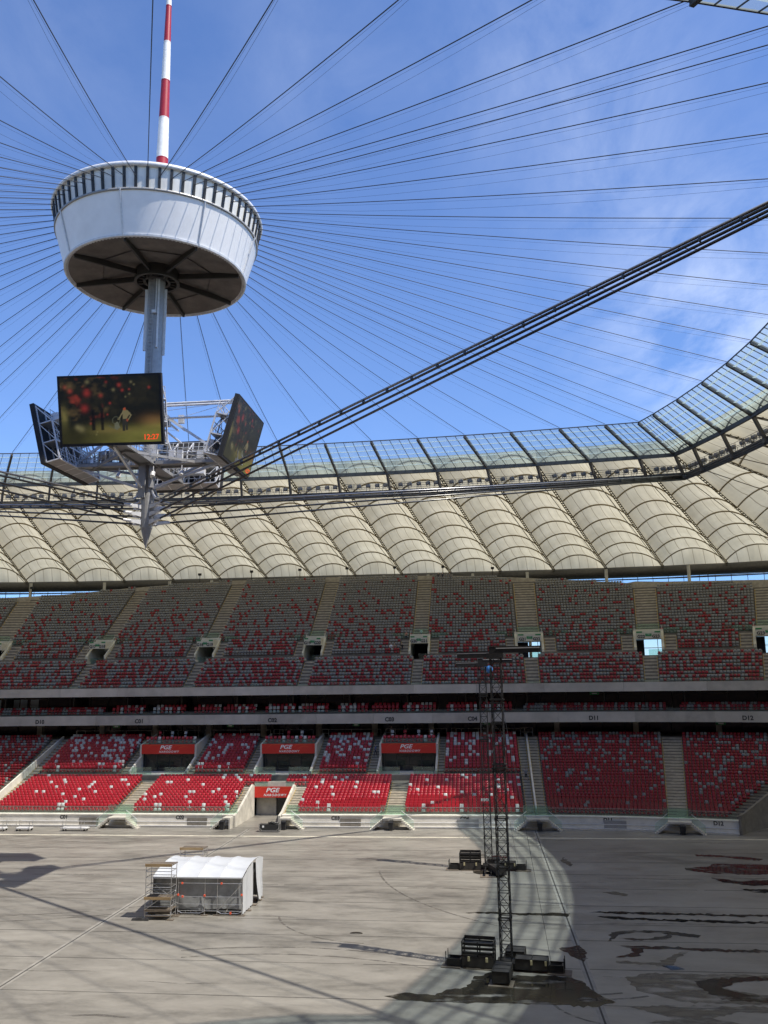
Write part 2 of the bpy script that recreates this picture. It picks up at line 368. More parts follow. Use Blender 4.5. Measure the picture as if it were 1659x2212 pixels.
def strip(b, x0, x1, y0, y1, z, mi=0): b.face([(x0, y0, z), (x1, y0, z), (x1, y1, z), (x0, y1, z)], mi)
b = MB()
for y in (35.88, 30.39, 24.54, 18.76, 12.63, 7.0, 2.72, -3.64, -10.06, -16.4, -22.5):
    x = -90
    while x < 78:
        L = random.uniform(9, 26)
        if random.random() < .9: strip(b, x, x+L, y-.042*random.uniform(.6, 1.4), y+.042*random.uniform(.6, 1.4), .004)
        x += L + random.choice([0, 0, .6])
tag(b.build('slab_joint', M['joint'], recalc=False), kind='structure')
b = MB(); strip(b, -90, 80, 44.05, 44.6, .004); tag(b.build('kerb_strip', M['strip'], recalc=False), kind='structure')
for dx in (-4.5, 32.1):
    b = MB(); strip(b, dx-.26, dx-.06, -42, 49.3, .008); strip(b, dx+.06, dx+.26, -42, 49.3, .008); strip(b, dx-.06, dx+.06, -42, 49.3, .0085, 1)
    tag(b.build('drain_channel', [M['drain'], M['joint']], recalc=False), kind='structure')

# wet patches and a drain cover built as one: outlines surveyed on the floor, edges broken up
def wet(name, pts, mtl, z, jag=.15, seed=0, sub=16):
    rng = random.Random(seed); P = [floor_at(x, y)[:2] for x, y in pts]; out = []
    for i in range(len(P)):
        a, c = P[i], P[(i+1) % len(P)]; L = hypot(*(c-a)); nn = np.array([-(c-a)[1], (c-a)[0]])/max(L, 1e-6)
        k = max(2, int(sub*min(1, L/4)))
        for j in range(k):
            t = j/k; out.append(a + (c-a)*t + nn*(rng.gauss(0, .75)*jag*min(1, L/3) + .25*jag*sin(9*t+seed))*(.25 if j == 0 else 1))
    b = MB(); b.face([(p[0], p[1], z) for p in out])
    bm = bmesh.new(); vs = [bm.verts.new(v) for v in b.v]; bm.faces.new(vs); bmesh.ops.triangulate(bm, faces=bm.faces)
    me = bpy.data.meshes.new(name); bm.to_mesh(me); bm.free(); me.materials.append(mtl)
    o = bpy.data.objects.new(name, me); COL.objects.link(o); tag(o, kind='structure'); return o
WET = [
 ('p', [(830, 2152), (875, 2144), (940, 2150), (965, 2138), (1010, 2132), (1022, 2112), (1060, 2100), (1110, 2108), (1180, 2108), (1235, 2112), (1262, 2122), (1280, 2140), (1330, 2165), (1290, 2176), (1180, 2170), (1060, 2168), (940, 2164), (860, 2160)], .009),
 ('p', [(1208, 2049), (1252, 2042), (1268, 2058), (1262, 2078), (1240, 2068)], .009),
 ('p', [(1480, 1874), (1530, 1872), (1540, 1866), (1659, 1868), (1700, 1872), (1700, 1888), (1620, 1890), (1545, 1888), (1482, 1880)], .009),
 ('p', [(1500, 1846), (1560, 1848), (1600, 1850), (1650, 1856), (1640, 1860), (1560, 1852), (1505, 1850)], .009),
 ('p', [(1536, 1896), (1600, 1904), (1659, 1901), (1700, 1904), (1700, 1912), (1630, 1914), (1560, 1906)], .009),
 ('p', [(1598, 1920), (1640, 1921), (1700, 1924), (1700, 1930), (1630, 1928)], .009),
 ('p', [(1270, 1970), (1330, 1969), (1400, 1971), (1500, 1974), (1600, 1976), (1680, 1977), (1680, 1980), (1560, 1979), (1420, 1976), (1330, 1974)], .009),
 ('p', [(1150, 1973), (1200, 1972), (1232, 1974), (1226, 1981), (1195, 1978), (1100, 1976), (1005, 1972), (1040, 1970)], .009),
 ('p', [(1290, 1980), (1330, 1980), (1420, 1986), (1540, 1988), (1680, 1993), (1680, 1996), (1560, 1994), (1420, 1989), (1320, 1985)], .009),
 ('p', [(1320, 2014), (1370, 2010), (1440, 2011), (1480, 2016), (1514, 2021), (1508, 2026), (1470, 2022), (1430, 2016), (1380, 2014), (1335, 2020), (1320, 2034), (1312, 2034)], .009),
 ('p', [(1335, 2026), (1400, 2028), (1436, 2022), (1448, 2014), (1454, 2018), (1440, 2030), (1370, 2032)], .009),
 ('p', [(1330, 2042), (1400, 2044), (1500, 2048), (1600, 2052), (1680, 2054), (1680, 2058), (1560, 2056), (1440, 2050), (1390, 2050), (1380, 2066), (1330, 2068), (1370, 2058), (1360, 2048)], .009),
 ('d', [(1500, 2050), (1476, 2062), (1460, 2074), (1452, 2086), (1420, 2094), (1415, 2084), (1330, 2080), (1330, 2076), (1420, 2080), (1450, 2066), (1480, 2052)], .009),
 ('p', [(1428, 2086), (1462, 2087), (1480, 2094), (1450, 2096)], .009),
 ('d', [(1350, 2112), (1400, 2102), (1490, 2104), (1600, 2106), (1680, 2108), (1680, 2118), (1600, 2120), (1560, 2134), (1680, 2156), (1680, 2172), (1560, 2168), (1470, 2164), (1420, 2150), (1375, 2140)], .0085),
 ('p', [(1500, 2120), (1560, 2112), (1680, 2110), (1680, 2118), (1600, 2122), (1558, 2134), (1600, 2146), (1680, 2158), (1680, 2168), (1560, 2160), (1520, 2140)], .0095),
 ('d', [(1360, 2176), (1450, 2172), (1560, 2174), (1680, 2176), (1680, 2190), (1600, 2186), (1540, 2200), (1620, 2216), (1500, 2224), (1400, 2210), (1440, 2196)], .0085),
 ('p', [(1060, 1848), (1100, 1850), (1098, 1858), (1060, 1856)], .009),
 ('p', [(1010, 1876), (1060, 1884), (1090, 1890), (1080, 1897), (1030, 1888)], .009),
 ('d', [(1010, 1844), (1040, 1844), (1060, 1852), (1030, 1854)], .0085),
 ('d', [(1300, 1927), (1330, 1926), (1358, 1932), (1352, 1936), (1320, 1932)], .0085),
 ('d', [(1216, 1852), (1238, 1868), (1232, 1872), (1212, 1860)], .0085),
 ('p', [(755, 2016), (762, 2013.6), (772, 2013.2), (780, 2014.5), (784, 2016.5), (776, 2018.4), (764, 2018.4)], .009),  # round drain cover, built as a small wet patch
]
for i, (k, pts, z) in enumerate(WET):
    wet('puddle' if k == 'p' else 'damp_patch', pts, M['puddle'] if k == 'p' else M['damp'], z + i*.0002, seed=i)

# faint tyre arcs and long dried streaks
M['tyre'] = mat('tyre_mark', (0.11, 0.10, 0.086), .6, noise=.3, nscale=1.0); ragged(M['tyre'], .40, .62, 1.3)
b = MB(); rg = random.Random(4)
for (cx, cy, r, a0, a1, w) in ((31.5, -2.0, 6.2, -2.3, -1.2, .22), (31.8, -1.6, 7.4, -2.2, -1.1, .22), (33.5, -9, 4.0, -2.9, -1.4, .18), (12, -24, 22, 1.1, 1.9, .2), (12, -24, 23.6, 1.1, 1.9, .2), (45, 30, 30, 3.3, 4.1, .2), (-20, 40, 34, 4.6, 5.3, .2), (-20, 40, 35.7, 4.6, 5.3, .2), (18, 10, 9, 3.4, 4.6, .18)):
    P = [[(cx+(r+q)*cos(a), cy+(r+q)*sin(a), .006+.0003*len(b.f)/25) for q in (0, w)] for a in np.linspace(a0, a1, 24)]
    b.grid(P)
for k in range(46):
    x, y = rg.uniform(-55, 60), rg.uniform(-20, 47); L = rg.uniform(2, 11); w = rg.uniform(.05, .35)
    P = [[(x+L*t, y+.12*sin(t*7+k)+q*w*sin(pi*min(1, t+.02))**.5, .0105+.00005*k) for q in (-.5, .5)] for t in np.linspace(0, 1, 14)]
    b.grid(P)
tag(b.build('floor_stain', M['tyre'], recalc=False), kind='structure')

# ------------------------------------------------------------------ seating bowl geometry
MX, MY = -5.2, 12.5            # centre of the arena
HS, RR, YF = 36.8, 90.0, 50.5  # half straight length, corner radius, front of the far stand
def rail(s, n):
    if abs(s) <= HS: return np.array([MX+s, YF+n])
    sg = 1 if s > 0 else -1; ph = (abs(s)-HS)/RR
    return np.array([MX + sg*(HS + (RR+n)*sin(ph)), YF-RR + (RR+n)*cos(ph)])
def rang(s):
    if abs(s) <= HS: return 0.0
    return -(1 if s > 0 else -1)*(abs(s)-HS)/RR        # local rotation about Z
def s_of(X, Y):
    dx = X-MX
    if abs(dx) <= HS: return dx
    sg = 1 if dx > 0 else -1
    return sg*(HS + RR*atan2(abs(dx)-HS, Y-(YF-RR)))
def P3(s, n, z): q = rail(s, n); return (q[0], q[1], z)
def srange(s0, s1, step=2.5):
    if abs(s0) <= HS and abs(s1) <= HS: return [s0, s1]
    k = max(1, int(math.ceil((s1-s0)/step))); a = list(np.linspace(s0, s1, k+1))
    for c in (-HS, HS):
        if s0 < c < s1: a.append(c)
    return sorted(a)
def sweep(b, s0, s1, prof, mi=0, closed=False, caps=True):
    # prof: list of (n, z); swept along the rail
    ss = srange(s0, s1); pr = list(prof) + ([prof[0]] if closed else [])
    b.grid([[P3(s, n, z) for n, z in pr] for s in ss], mi)
    if closed and caps:
        b.face([P3(s0, n, z) for n, z in prof], mi); b.face([P3(s1, n, z) for n, z in reversed(prof)], mi)
def sbox(b, s0, s1, n0, n1, z0, z1, mi=0): sweep(b, s0, s1, [(n0, z0), (n1, z0), (n1, z1), (n0, z1)], mi, True)
def cut(iv, holes):
    out = [iv]
    for h0, h1 in holes:
        nx = []
        for a, c in out:
            if h1 <= a or h0 >= c: nx.append((a, c)); continue
            if h0 > a: nx.append((a, h0))
            if h1 < c: nx.append((h1, c))
        out = nx
    return [(a, c) for a, c in out if c-a > .05]

# seat templates ------------------------------------------------------------
def seat_template(w, h, lower):
    bm = bmesh.new()
    def pill(c, size, tilt, bev):
        r = bmesh.ops.create_cube(bm, size=1.0); vs = r['verts']
        bmesh.ops.scale(bm, vec=size, verts=vs)
        es = list({e for v in vs for e in v.link_edges})
        rb = bmesh.ops.bevel(bm, geom=es, offset=bev, segments=1, affect='EDGES', profile=.6)
        nv = list({v for f in bm.faces for v in f.verts if not f.tag} )
        bmesh.ops.rotate(bm, cent=(0, 0, 0), matrix=Matrix.Rotation(tilt, 3, 'X'), verts=nv)
        bmesh.ops.translate(bm, vec=c, verts=nv)
        for f in bm.faces: f.tag = True
    pill((0, .06, .58*h/.82), (w, .10, h*.62), radians(-9), .042)
    pill((0, -.055, .46*h/.82), (w*.90, .13, h*.46), radians(-6), .055)
    if lower: pill((0, .03, .15), (w*.5, .10, .24), 0, .02)
    bm.verts.ensure_lookup_table()
    v = np.array([q.co[:] for q in bm.verts]); f = [[x.index for x in q.verts] for q in bm.faces]
    bm.free(); return v, f
SEAT_C = seat_template(.48, .80, False)
SEAT_D = seat_template(.42, .64, False)
SEATS = []   # (x, y, z, yaw, kind, colour, sortinfo)

def red_chance(tier, t): return 0
def put_row(s0, s1, n, z, pitch, kind, fred, info, rng):
    # fred(s) -> chance of red
    L = s1-s0
    f = (RR+n)/RR if abs((s0+s1)/2) > HS else 1.0
    k = int(L*f/pitch)
    if k < 1: return
    for i in range(k):
        s = s0 + (i+.5)*L/k; q = rail(s, n)
        SEATS.append((q[0], q[1], z, rang(s), kind, 0 if rng.random() < fred(s) else 1, info))
# ------------------------------------------------------------------ text
_dg = None
def text_mesh(name, body, size, pos, rz, mtl, parent, shear=0.0, offset=0.0, align='CENTER', depth=0.0, sx=1.0, space=1.0):
    cu = bpy.data.curves.new(name, 'FONT'); cu.body = body; cu.size = size; cu.shear = shear; cu.offset = offset
    cu.align_x = align; cu.align_y = 'CENTER'; cu.extrude = depth; cu.space_character = space; cu.resolution_u = 3
    to = bpy.data.objects.new(name, cu); COL.objects.link(to)
    dg = bpy.context.evaluated_depsgraph_get(); dg.update()
    me = bpy.data.meshes.new_from_object(to.evaluated_get(dg)); bpy.data.objects.remove(to); bpy.data.curves.remove(cu)
    me.name = name
    me.transform(Matrix.Diagonal((sx, 1, 1, 1)))
    me.transform(Matrix.Rotation(pi/2, 4, 'X'))          # upright, facing -Y
    me.transform(Matrix.Rotation(rz, 4, 'Z'))
    off = woff(parent)
    me.transform(Matrix.Translation(Vector(pos) - Vector(off)))
    me.materials.clear(); me.materials.append(mtl)
    o = bpy.data.objects.new(name, me); COL.objects.link(o); o.parent = parent; WOFF[o.name] = np.array(off)
    return o

rng = random.Random(11)
# ------------------------------------------------------------------ lower stand
def zC1(r): return 1.5+.235*r
def zC2(r): return 5.35+.34*r
def zD(k): return 1.5+.25*k+.0024*k*k
XL = lambda X: X-MX
A_L = (XL(-24.25), XL(-21.6)); A_R = (XL(12.9), XL(15.4)); A_CD = (36.4, 39.0); A_DC = (-39.0, -36.4); A_DD = (53.6, 55.9)
TUN = (XL(-8.1), XL(1.1)); TUN_O = (XL(-6.75), XL(-1.0)); TUN_A = (XL(-4.7), XL(-2.3))
VOMS = [(XL(-27.1), XL(-18.6)), (XL(-7.9), XL(.35)), (XL(10.6), XL(18.9))]
def d_end(n): return 61.4+.49*(n-3.6)
lower = thing('lower_stand', (MX, YF, 0), 'lower tier of red seats between the concrete floor and the first pale balcony band', 'grandstand')
b = MB(); ai = MB(); edge = MB()
def tread(bm_, s0, s1, n0, n1, z, z0, mi=0):
    sweep(bm_, s0, s1, [(n0, z0), (n0, z), (n1, z)], mi)
def aisle(s0, s1, rows, mi=0):
    # rows: list of (n, z, znext, depth)
    am = MB(); em = []
    for n_, z, zn, dp in rows:
        sbox(am, s0, s1, n_+dp*.5, n_+dp, z-.02, z+(zn-z)*.5)
        sbox(am, s0, s1, n_+.0, n_+dp*.5, z-.05, z+.006)
    for se in (s0+.05, s1-.05):
        em.append(MB())
        for n_, z, zn, dp in rows:
            sweep(em[-1], se-.05, se+.05, [(n_-.02, z-.25), (n_-.02, z+.03), (n_+dp*.98, z+.03)])
    return am, em
def add_aisle(s0, s1, rows, parent):
    am, em = aisle(s0, s1, rows)
    o = am.build('aisle', M['conc_aisle'], parent); [e_.build('edge_line', M['yellow'], o) for e_ in em]
# C block, lower half
tun_rows = 10
for r in range(13):
    n_ = 2+.8*r; z = zC1(r); z0 = zC1(r-1) if r else .9
    holes = [TUN_O] if r < tun_rows else []
    for a, c in cut((-36.4, 36.4), holes): tread(b, a, c, n_, n_+.8, z, z0)
    holes = [A_L, A_R] + ([TUN] if r < tun_rows else [TUN_A])
    if r in (10, 9): pass
    fg = lambda s, r=r: .955 - .003*r
    for a, c in cut((-36.2, 36.2), holes): put_row(a+.05, c-.05, n_+.34, z, .545, 0, fg, ('C', r), rng)
# walkway
tread(b, -36.4, 36.4, 12.4, 14.2, 4.45, 4.32)
tread(b, -36.4, 36.4, 14.05, 14.2, 5.2, 4.45)
# C block, upper half with three entrances
for r in range(13):
    n_ = 14.2+.8*r; z = zC2(r); z0 = zC2(r-1) if r else 5.2
    holes = list(VOMS)
    for a, c in cut((-36.4, 36.4), [(v[0], v[1]) for v in VOMS]): tread(b, a, c, n_, n_+.8, z, z0)
    sh = [(v[0]-1.75, v[1]+1.35) for v in VOMS]
    fg = lambda s, r=r: .90-.026*r
    for a, c in cut((-36.2, 36.4), sh): put_row(a+.05, c-.05, n_+.34, z, .545, 0, fg, ('C', r+13), rng)
sweep(b, -36.4, 36.4, [(24.6, 9.4), (24.6, 9.9), (36, 9.9)])
# D blocks
for k in range(27):
    n_ = 2+.84*k; z = zD(k); z0 = zD(k-1) if k else .9
    e = d_end(n_)
    tread(b, 36.4, e+1.35, n_, n_+.84, z, z0)
    tread(b, -104, -36.4, n_, n_+.84, z, z0)
    tt = k/26
    fg = lambda s, t=tt: .965-.33*t**1.3
    for a, c in cut((39.05, e), [A_DD]): put_row(a+.05, c-.05, n_+.36, z, .50, 1, fg, ('D11' if (a+c)/2 < 54 else 'D12', k), rng)
    for a, c in cut((-104, -39.05), [(-56.2, -53.8), (-76, -73.6)]): put_row(a+.05, c-.05, n_+.36, z, .50, 1, fg, ('D10', k), rng)
zt = zD(26)
sweep(b, 36.4, 104, [(2+.84*27, zD(26)), (2+.84*27, 9.9), (36, 9.9)]); sweep(b, -104, -36.4, [(2+.84*27, zD(26)), (2+.84*27, 9.9), (36, 9.9)])
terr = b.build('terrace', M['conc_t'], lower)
# aisles
c1 = [(2+.8*r, zC1(r), zC1(r+1), .8) for r in range(13)]; c2 = [(14.2+.8*r, zC2(r), zC2(r+1), .8) for r in range(13)]
d1 = [(2+.84*k, zD(k), zD(k+1), .84) for k in range(27)]
add_aisle(*A_L, c1, lower); add_aisle(*A_R, c1, lower)
add_aisle(TUN[0]-.05, TUN_O[0]-.3, c1[:10], lower); add_aisle(TUN_O[1]+.3, TUN[1]+.05, c1[:10], lower); add_aisle(*TUN_A, c1[10:], lower)
for v in VOMS: add_aisle(v[0]-1.65, v[0]-.32, c2, lower); add_aisle(v[1]+.32, v[1]+1.3, c2, lower)
add_aisle(36.45, 37.6, c1+c2, lower) if False else None
add_aisle(36.5, 37.55, d1, lower); add_aisle(37.85, 39.0, d1, lower); add_aisle(-37.55, -36.5, d1, lower); add_aisle(-39.0, -37.85, d1, lower)
add_aisle(*A_DD, d1, lower); add_aisle(-56.2, -53.8, d1, lower); add_aisle(-76, -73.6, d1, lower)
for sc in (37.7, -37.7):                      # upstand between the paired aisles
    bw = MB(); sweep(bw, sc-.1, sc+.1, [(1.6, .9), (1.6, zD(0)+.75), (2+.84*27, zD(26)+.75), (2+.84*27, zD(26)-.5)], closed=True); bw.build('aisle_wall', M['conc_l'], lower)
# diagonal end wall of the last block
bw = MB(); pts = []
for n_ in np.linspace(0.2, 24, 13):
    s = d_end(max(n_, 1.5))+1.45 + (0 if n_ > 1.5 else -.2); zt_ = max(1.5, zD((n_-2)/.84)) + .75
    pts.append((rail(s, n_), rail(s+.3, n_), zt_))
for i in range(len(pts)-1):
    (p, q, z), (p2, q2, z2) = pts[i], pts[i+1]
    bw.hexa([(*p, -.02), (*q, -.02), (*q2, -.02), (*p2, -.02), (*p, z), (*q, z), (*q2, z2), (*p2, z2)])
bw.build('end_wall', M['conc_t'], lower)
# front wall, kerb and rails
b = MB(); rl = MB()
for s0, s1 in ((-104, TUN_O[0]-.35), (TUN_O[1]+.35, 61.6)):
    sweep(b, s0, s1, [(.0, 0), (.0, .16), (.62, .16), (.62, .62), (.78, .62), (.78, 1.42), (.70, 1.42), (.70, 1.55), (1.05, 1.55), (2.0, 1.5)])
    sweep(rl, s0, s1, [(-.04, .16), (-.04, .24), (.12, .24), (.12, .165)]); sweep(rl, s0, s1, [(.56, .60), (.56, .69), (.70, .69), (.70, .62)])
fw_ = b.build('front_wall', M['wall_l'], lower); rl.build('ledge_rail', M['steel_l'], fw_)
for x, y, t in ((124, 1769, 'C01'), (390, 1765, 'C02'), (725, 1767, 'C03'), (1004, 1766, 'C04'), (1314, 1773, 'D11'), (1552, 1780, 'D12')):
    q = floor_at(x, y, 1.15); s = s_of(q[0], q[1]); text_mesh('lettering', t, .66, P3(s, .765, 1.13), rang(s), M['txt'], fw_, offset=.028)
for x in (171, 413, 753, 1011, 1329):      # service hatches in the wall
    q = floor_at(x, 1780, .7); s = s_of(q[0], q[1]); hb = MB(); sbox(hb, s-1.35, s+1.35, .60, .80, .18, 1.12)
    for j in range(4): sbox(hb, s-1.3+j*.67, s-1.3+j*.67+.6, .585, .60, .24, 1.05)
    hb.build('hatch', M['conc_t'] if x < 900 else M['steel'], fw_)
# the pitch-side tunnel through the C block
b = MB(); a, c = TUN_O
for sa, sb in ((a-.3, a), (c, c+.3)):
    sweep(b, sa, sb, [(0.1, 0), (0.1, 1.5), (2, 1.85), (2+.8*9, zC1(9)+.8), (10.0, zC1(10)+.3), (10.0, 0)], closed=True)
sbox(b, a, c, 10.0, 10.3, 3.98, 4.7)                               # lintel
sbox(b, a, c, 10.0, 14.0, 3.85, 3.98)

for s0_, s1_ in ((a-3.6, a-.02), (c+.02, c+3.2)): sbox(b, s0_, s1_, 9.5, 9.95, 3.4, zC1(10)+.12)   # copings either side of the sign
sbox(b, a, a+2.9, 11.2, 11.5, 0, 3.86)                             # inner wall, left half
b.build('tunnel_wall', M['conc'], lower)
b = MB(); sbox(b, a, c, 13.5, 13.7, 0, 3.86); sbox(b, a+2.9, c, 11.3, 11.45, 2.75, 3.86); b.build('tunnel_back', M['dark'], lower)
b = MB(); sbox(b, a+2.95, a+4.2, 11.45, 11.5, 0, 2.75); b.build('tunnel_door', M['dglass'], lower)
b = MB(); sbox(b, a, c, .0, 11, .004, .02); b.build('tunnel_floor', M['floor'], lower)
# three big entrances in the upper half
for v in VOMS:
    a, c = v
    b = MB()
    for sa, sb in ((a-.3, a), (c, c+.3)):
        sweep(b, sa, sb, [(14.2, 4.6), (14.2, 5.75), (18.4, 7.55), (18.4, 4.6)], closed=True)
        sweep(b, sa, sb, [(18.4, 4.6), (18.4, 9.3), (25, 10.6), (25, 4.6)], closed=True)
    sbox(b, a, c, 14.2, 19.3, 4.95, 5.3)                           # landing
    vo = b.build('entrance_wall', M['conc_l'], lower)
    b = MB(); sbox(b, a, c, 19.2, 19.3, 5.3, 7.95); b.build('entrance_glazing', M['dglass'], vo)
    b = MB()
    for k in range(5):
        s = a+.35+(c-a-.7)*k/4; sbox(b, s-.035, s+.035, 19.1, 19.19, 5.3, 7.9)
    sbox(b, a+2.4, c-1.4, 19.1, 19.19, 7.3, 7.37); sbox(b, a+3.0, c-2.0, 19.12, 19.19, 6.2, 6.24)
    b.build('door_frame', M['dgrey'], vo)
    b = MB(); sbox(b, a, c, 18.45, 25, 9.0, 9.25); sbox(b, a, c, 21.2, 25, 9.25, 9.9); b.build('deck', M['conc_t'], vo)
    put_row(a+.1, c-.1, 19.6, 9.25, .62, 0, lambda s: .85, ('V', 0), rng)
    for q in (0.12, .36, .62, .86): put_row(a+(c-a)*q, a+(c-a)*q+.6, 22.5, 9.9, .6, 0, lambda s: .55, ('V', 1), rng)
    b = MB(); sbox(b, a, c, 18.7, 18.73, 9.25, 9.95); b.build('glass_balustrade', M['glass_b'], vo)
    b = MB()
    for sa, sb in ((a+.1, a+(c-a)*.38), (a+(c-a)*.62, c-.1)): sbox(b, sa, sb, 14.35, 14.38, 5.3, 6.35)
    b.build('glass_screen', M['glass_b'], vo)
# glass balustrades
b = MB(); tr = MB()
for s0, s1 in ((-104, TUN[0]), (TUN[1], 61.4)):
    for a, c in cut((s0, s1), []):
        sweep(b, a, c, [(1.3, 1.52), (1.3, 2.42)]); sweep(tr, a, c, [(1.27, 2.42), (1.33, 2.42), (1.33, 2.46), (1.27, 2.46)], closed=True)
for a, c in cut((-36.2, 36.2), VOMS+[(-38, -36)]):
    sweep(b, a, c, [(14.12, 5.2), (14.12, 6.05)]); sweep(tr, a, c, [(14.09, 6.05), (14.15, 6.05), (14.15, 6.09), (14.09, 6.09)], closed=True)
for a, c in ((TUN[0]-2, TUN_A[0]-.1), (TUN_A[1]+.1, TUN[1]+1.6)):
    sweep(b, a, c, [(9.98, zC1(10)), (9.98, zC1(10)+.85)]); sweep(tr, a, c, [(9.96, zC1(10)+.85), (10.0, zC1(10)+.85), (10.0, zC1(10)+.88), (9.96, zC1(10)+.88)], closed=True)
o = b.build('glass_balustrade', M['glass_b'], lower, recalc=False); tr.build('top_rail', M['steel'], o)
# tall glass at the foot of each aisle
b = MB()
for sc, w in ((XL(-22.9), 1.7), (XL(14.1), 1.7), (37.7, 1.7), (54.75, 1.6), (TUN[0]+.5, .9), (TUN[1]-.3, .9), (-37.7, 1.7)):
    sbox(b, sc-w, sc+w, 1.05, 1.08, 1.55, 2.75)
b.build('glass_screen', M['glass_b'], lower)
# railings along the top of the block
b = MB()
def railing(b, s0, s1, n_, z, h=1.05, step=2.2, mid=True, r=.03):
    ss = np.linspace(s0, s1, max(2, int((s1-s0)/step)+1))
    for s in ss: b.tube(P3(s, n_, z), P3(s, n_, z+h), r, 5)
    for zz_ in ([h, h*.5] if mid else [h]): b.path([P3(s, n_, z+zz_) for s in ss], r, 5)
for s0, s1 in ((-36, -23), (-22, -15), (-13, -3.0), (-1.5, 4), (5.5, 15), (16.5, 25.5), (27, 37.5)): railing(b, s0, s1, 25.1, 9.9, 1.25, 3.4, False, .035)
for sc in (-36, -22.5, -14, -2.5, 5, 15.8, 26.3, 37): 
    for q in (0, 1.5): b.tube(P3(sc+q, 25.3, 9.9), P3(sc+q, 25.3, 11.2), .04, 5)
    for zz_ in (11.2, 10.55): b.tube(P3(sc, 25.3, zz_), P3(sc+1.5, 25.3, zz_), .04, 5)
b.build('railing', M['steel'], lower)
# concourse behind: columns, dark glazing, ceiling
for i, s in enumerate(np.arange(-98, 104, 9.3)):
    b = MB(); q = rail(s, 28.5); b.box((q[0], q[1], 11.0), (.85, .85, 2.3), rang(s)); b.build('concourse_column', M['conc'], lower)
b = MB(); sweep(b, -104, 70.5, [(33, 9.9), (33, 12.2)]); b.build('concourse_glazing', M['dglass'], lower)
for s in np.arange(-70, 70, 2.6): b = MB(); sbox(b, s, s+.09, 32.85, 32.98, 9.9, 12.2); b.build('glazing_bar', M['dgrey'], lower)

# ------------------------------------------------------------------ banners
def banner(s0, s1, n_, z0, z1, label):
    sm = (s0+s1)/2; H = z1-z0; Wd = s1-s0
    t = thing('entrance_banner', P3(sm, n_, z0), label, 'banner', 'red sponsor banners over the lower stand entrances')
    b = MB(); sbox(b, s0, s1, n_-.06, n_, z0, z1); b.build('banner_sheet', M['ban'], t)
    b = MB()
    for (cx, cz, rx, rz, w) in ((.76, .36, .17, .75, .055), (.80, .30, .12, .5, .05), (.30, .4, .2, .7, .05)):
        pts = []; b = MB()
        for k in range(25):
            th = pi*.15 + pi*1.0*k/24
            pts.append((s0+Wd*cx+Wd*rx*cos(th), z0+H*cz+H*rz*sin(th)))
        pts = [(min(max(p[0], s0+.03), s1-.03), min(max(p[1], z0+.03), z1-.03)) for p in pts]
        for i in range(24):
            (x0_, y0_), (x1_, y1_) = pts[i], pts[i+1]; ww = w*H*2*sin(pi*(i+.5)/24)
            y0b, y1b = max(z0+.02, y0_-ww), max(z0+.02, y1_-ww)
            b.face([P3(x0_, n_-.066, y0_), P3(x1_, n_-.066, y1_), P3(x1_, n_-.066, y1b), P3(x0_, n_-.066, y0b)])
        b.build('swirl', M['ban2'], t, recalc=False)
    text_mesh('lettering', 'PGE', H*.56, P3(sm-Wd*.05, n_-.075, z0+H*.66), 0, M['txtw'], t, shear=.28, offset=H*.014, sx=1.28)
    text_mesh('lettering', 'NARODOWY', H*.30, P3(sm+Wd*.015, n_-.075, z0+H*.22), 0, M['txtw'], t, shear=.28, offset=H*.008, sx=1.02, space=1.28)
    return t
for v, w in zip(VOMS, ('left', 'middle', 'right')):
    banner(v[0], v[1], 18.4, 7.95, 9.4, {'left': 'wide red banner over the entrance between blocks C01 and C02, leftmost of three', 'middle': 'wide red banner straight above the smaller pitch tunnel banner', 'right': 'wide red banner near block C04, person in blue on the stairs beside it'}[w])
banner(TUN_O[0]+.02, TUN_O[1]-.02, 9.95, 3.1 if False else 2.55, 4.05, 'small red banner over the pitch-side tunnel, lowest and narrowest of the four')

# ------------------------------------------------------------------ middle tier
middle = thing('middle_tier', (MX, YF+21.5, 12), 'narrow balcony tier with two seat rows and dark glazed boxes between two pale concrete bands', 'grandstand')
def fascia(parent, n_, z0, z1, th, seglen, gap=.03):
    o = None; b = MB(); s = -104
    k = 0
    while s < 103:
        L = seglen; sbox(b, s+gap/2, min(s+L, 104)-gap/2, n_, n_+th, z0, z1, k % 3); s += L; k += 1
    return b.build('fascia', [M['fascia'], M['fascia2'], M['fascia3']], parent)
M['fascia2'] = mat('fascia_concrete_pale', (0.49, 0.46, 0.405), .75, noise=.15, nscale=.4)
M['fascia3'] = mat('fascia_concrete_dull', (0.42, 0.39, 0.34), .75, noise=.2, nscale=.5)
f1 = fascia(middle, 21.5, 12.2, 13.72, .3, 9.1)
for x, t in ((19, 'D10'), (321, 'C01'), (589, 'C02'), (837, 'C03'), (1020, 'C04'), (1286, 'D11'), (1614, 'D12')):
    q = floor_at(x, 1556.5 if x > 100 else 1567, 12.75); s = s_of(q[0], q[1]); text_mesh('lettering', t, .86, P3(s, 21.47, 12.78), rang(s), M['txt'], f1, offset=.035)
b = MB(); sweep(b, -104, 104, [(21.8, 12.25), (36, 12.25)]); sweep(b, -104, 104, [(21.8, 13.7), (23.6, 13.7), (23.6, 14.05), (27.5, 14.05)])
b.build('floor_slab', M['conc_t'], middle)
b = MB(); sweep(b, -104, 104, [(21.65, 13.72), (21.65, 14.35)]); b.build('glass_balustrade', M['glass_b'], middle, recalc=False)
b = MB(); sweep(b, -104, 104, [(27.2, 14.05), (27.2, 16.7)]); b.build('box_glazing', M['dglass'], middle)
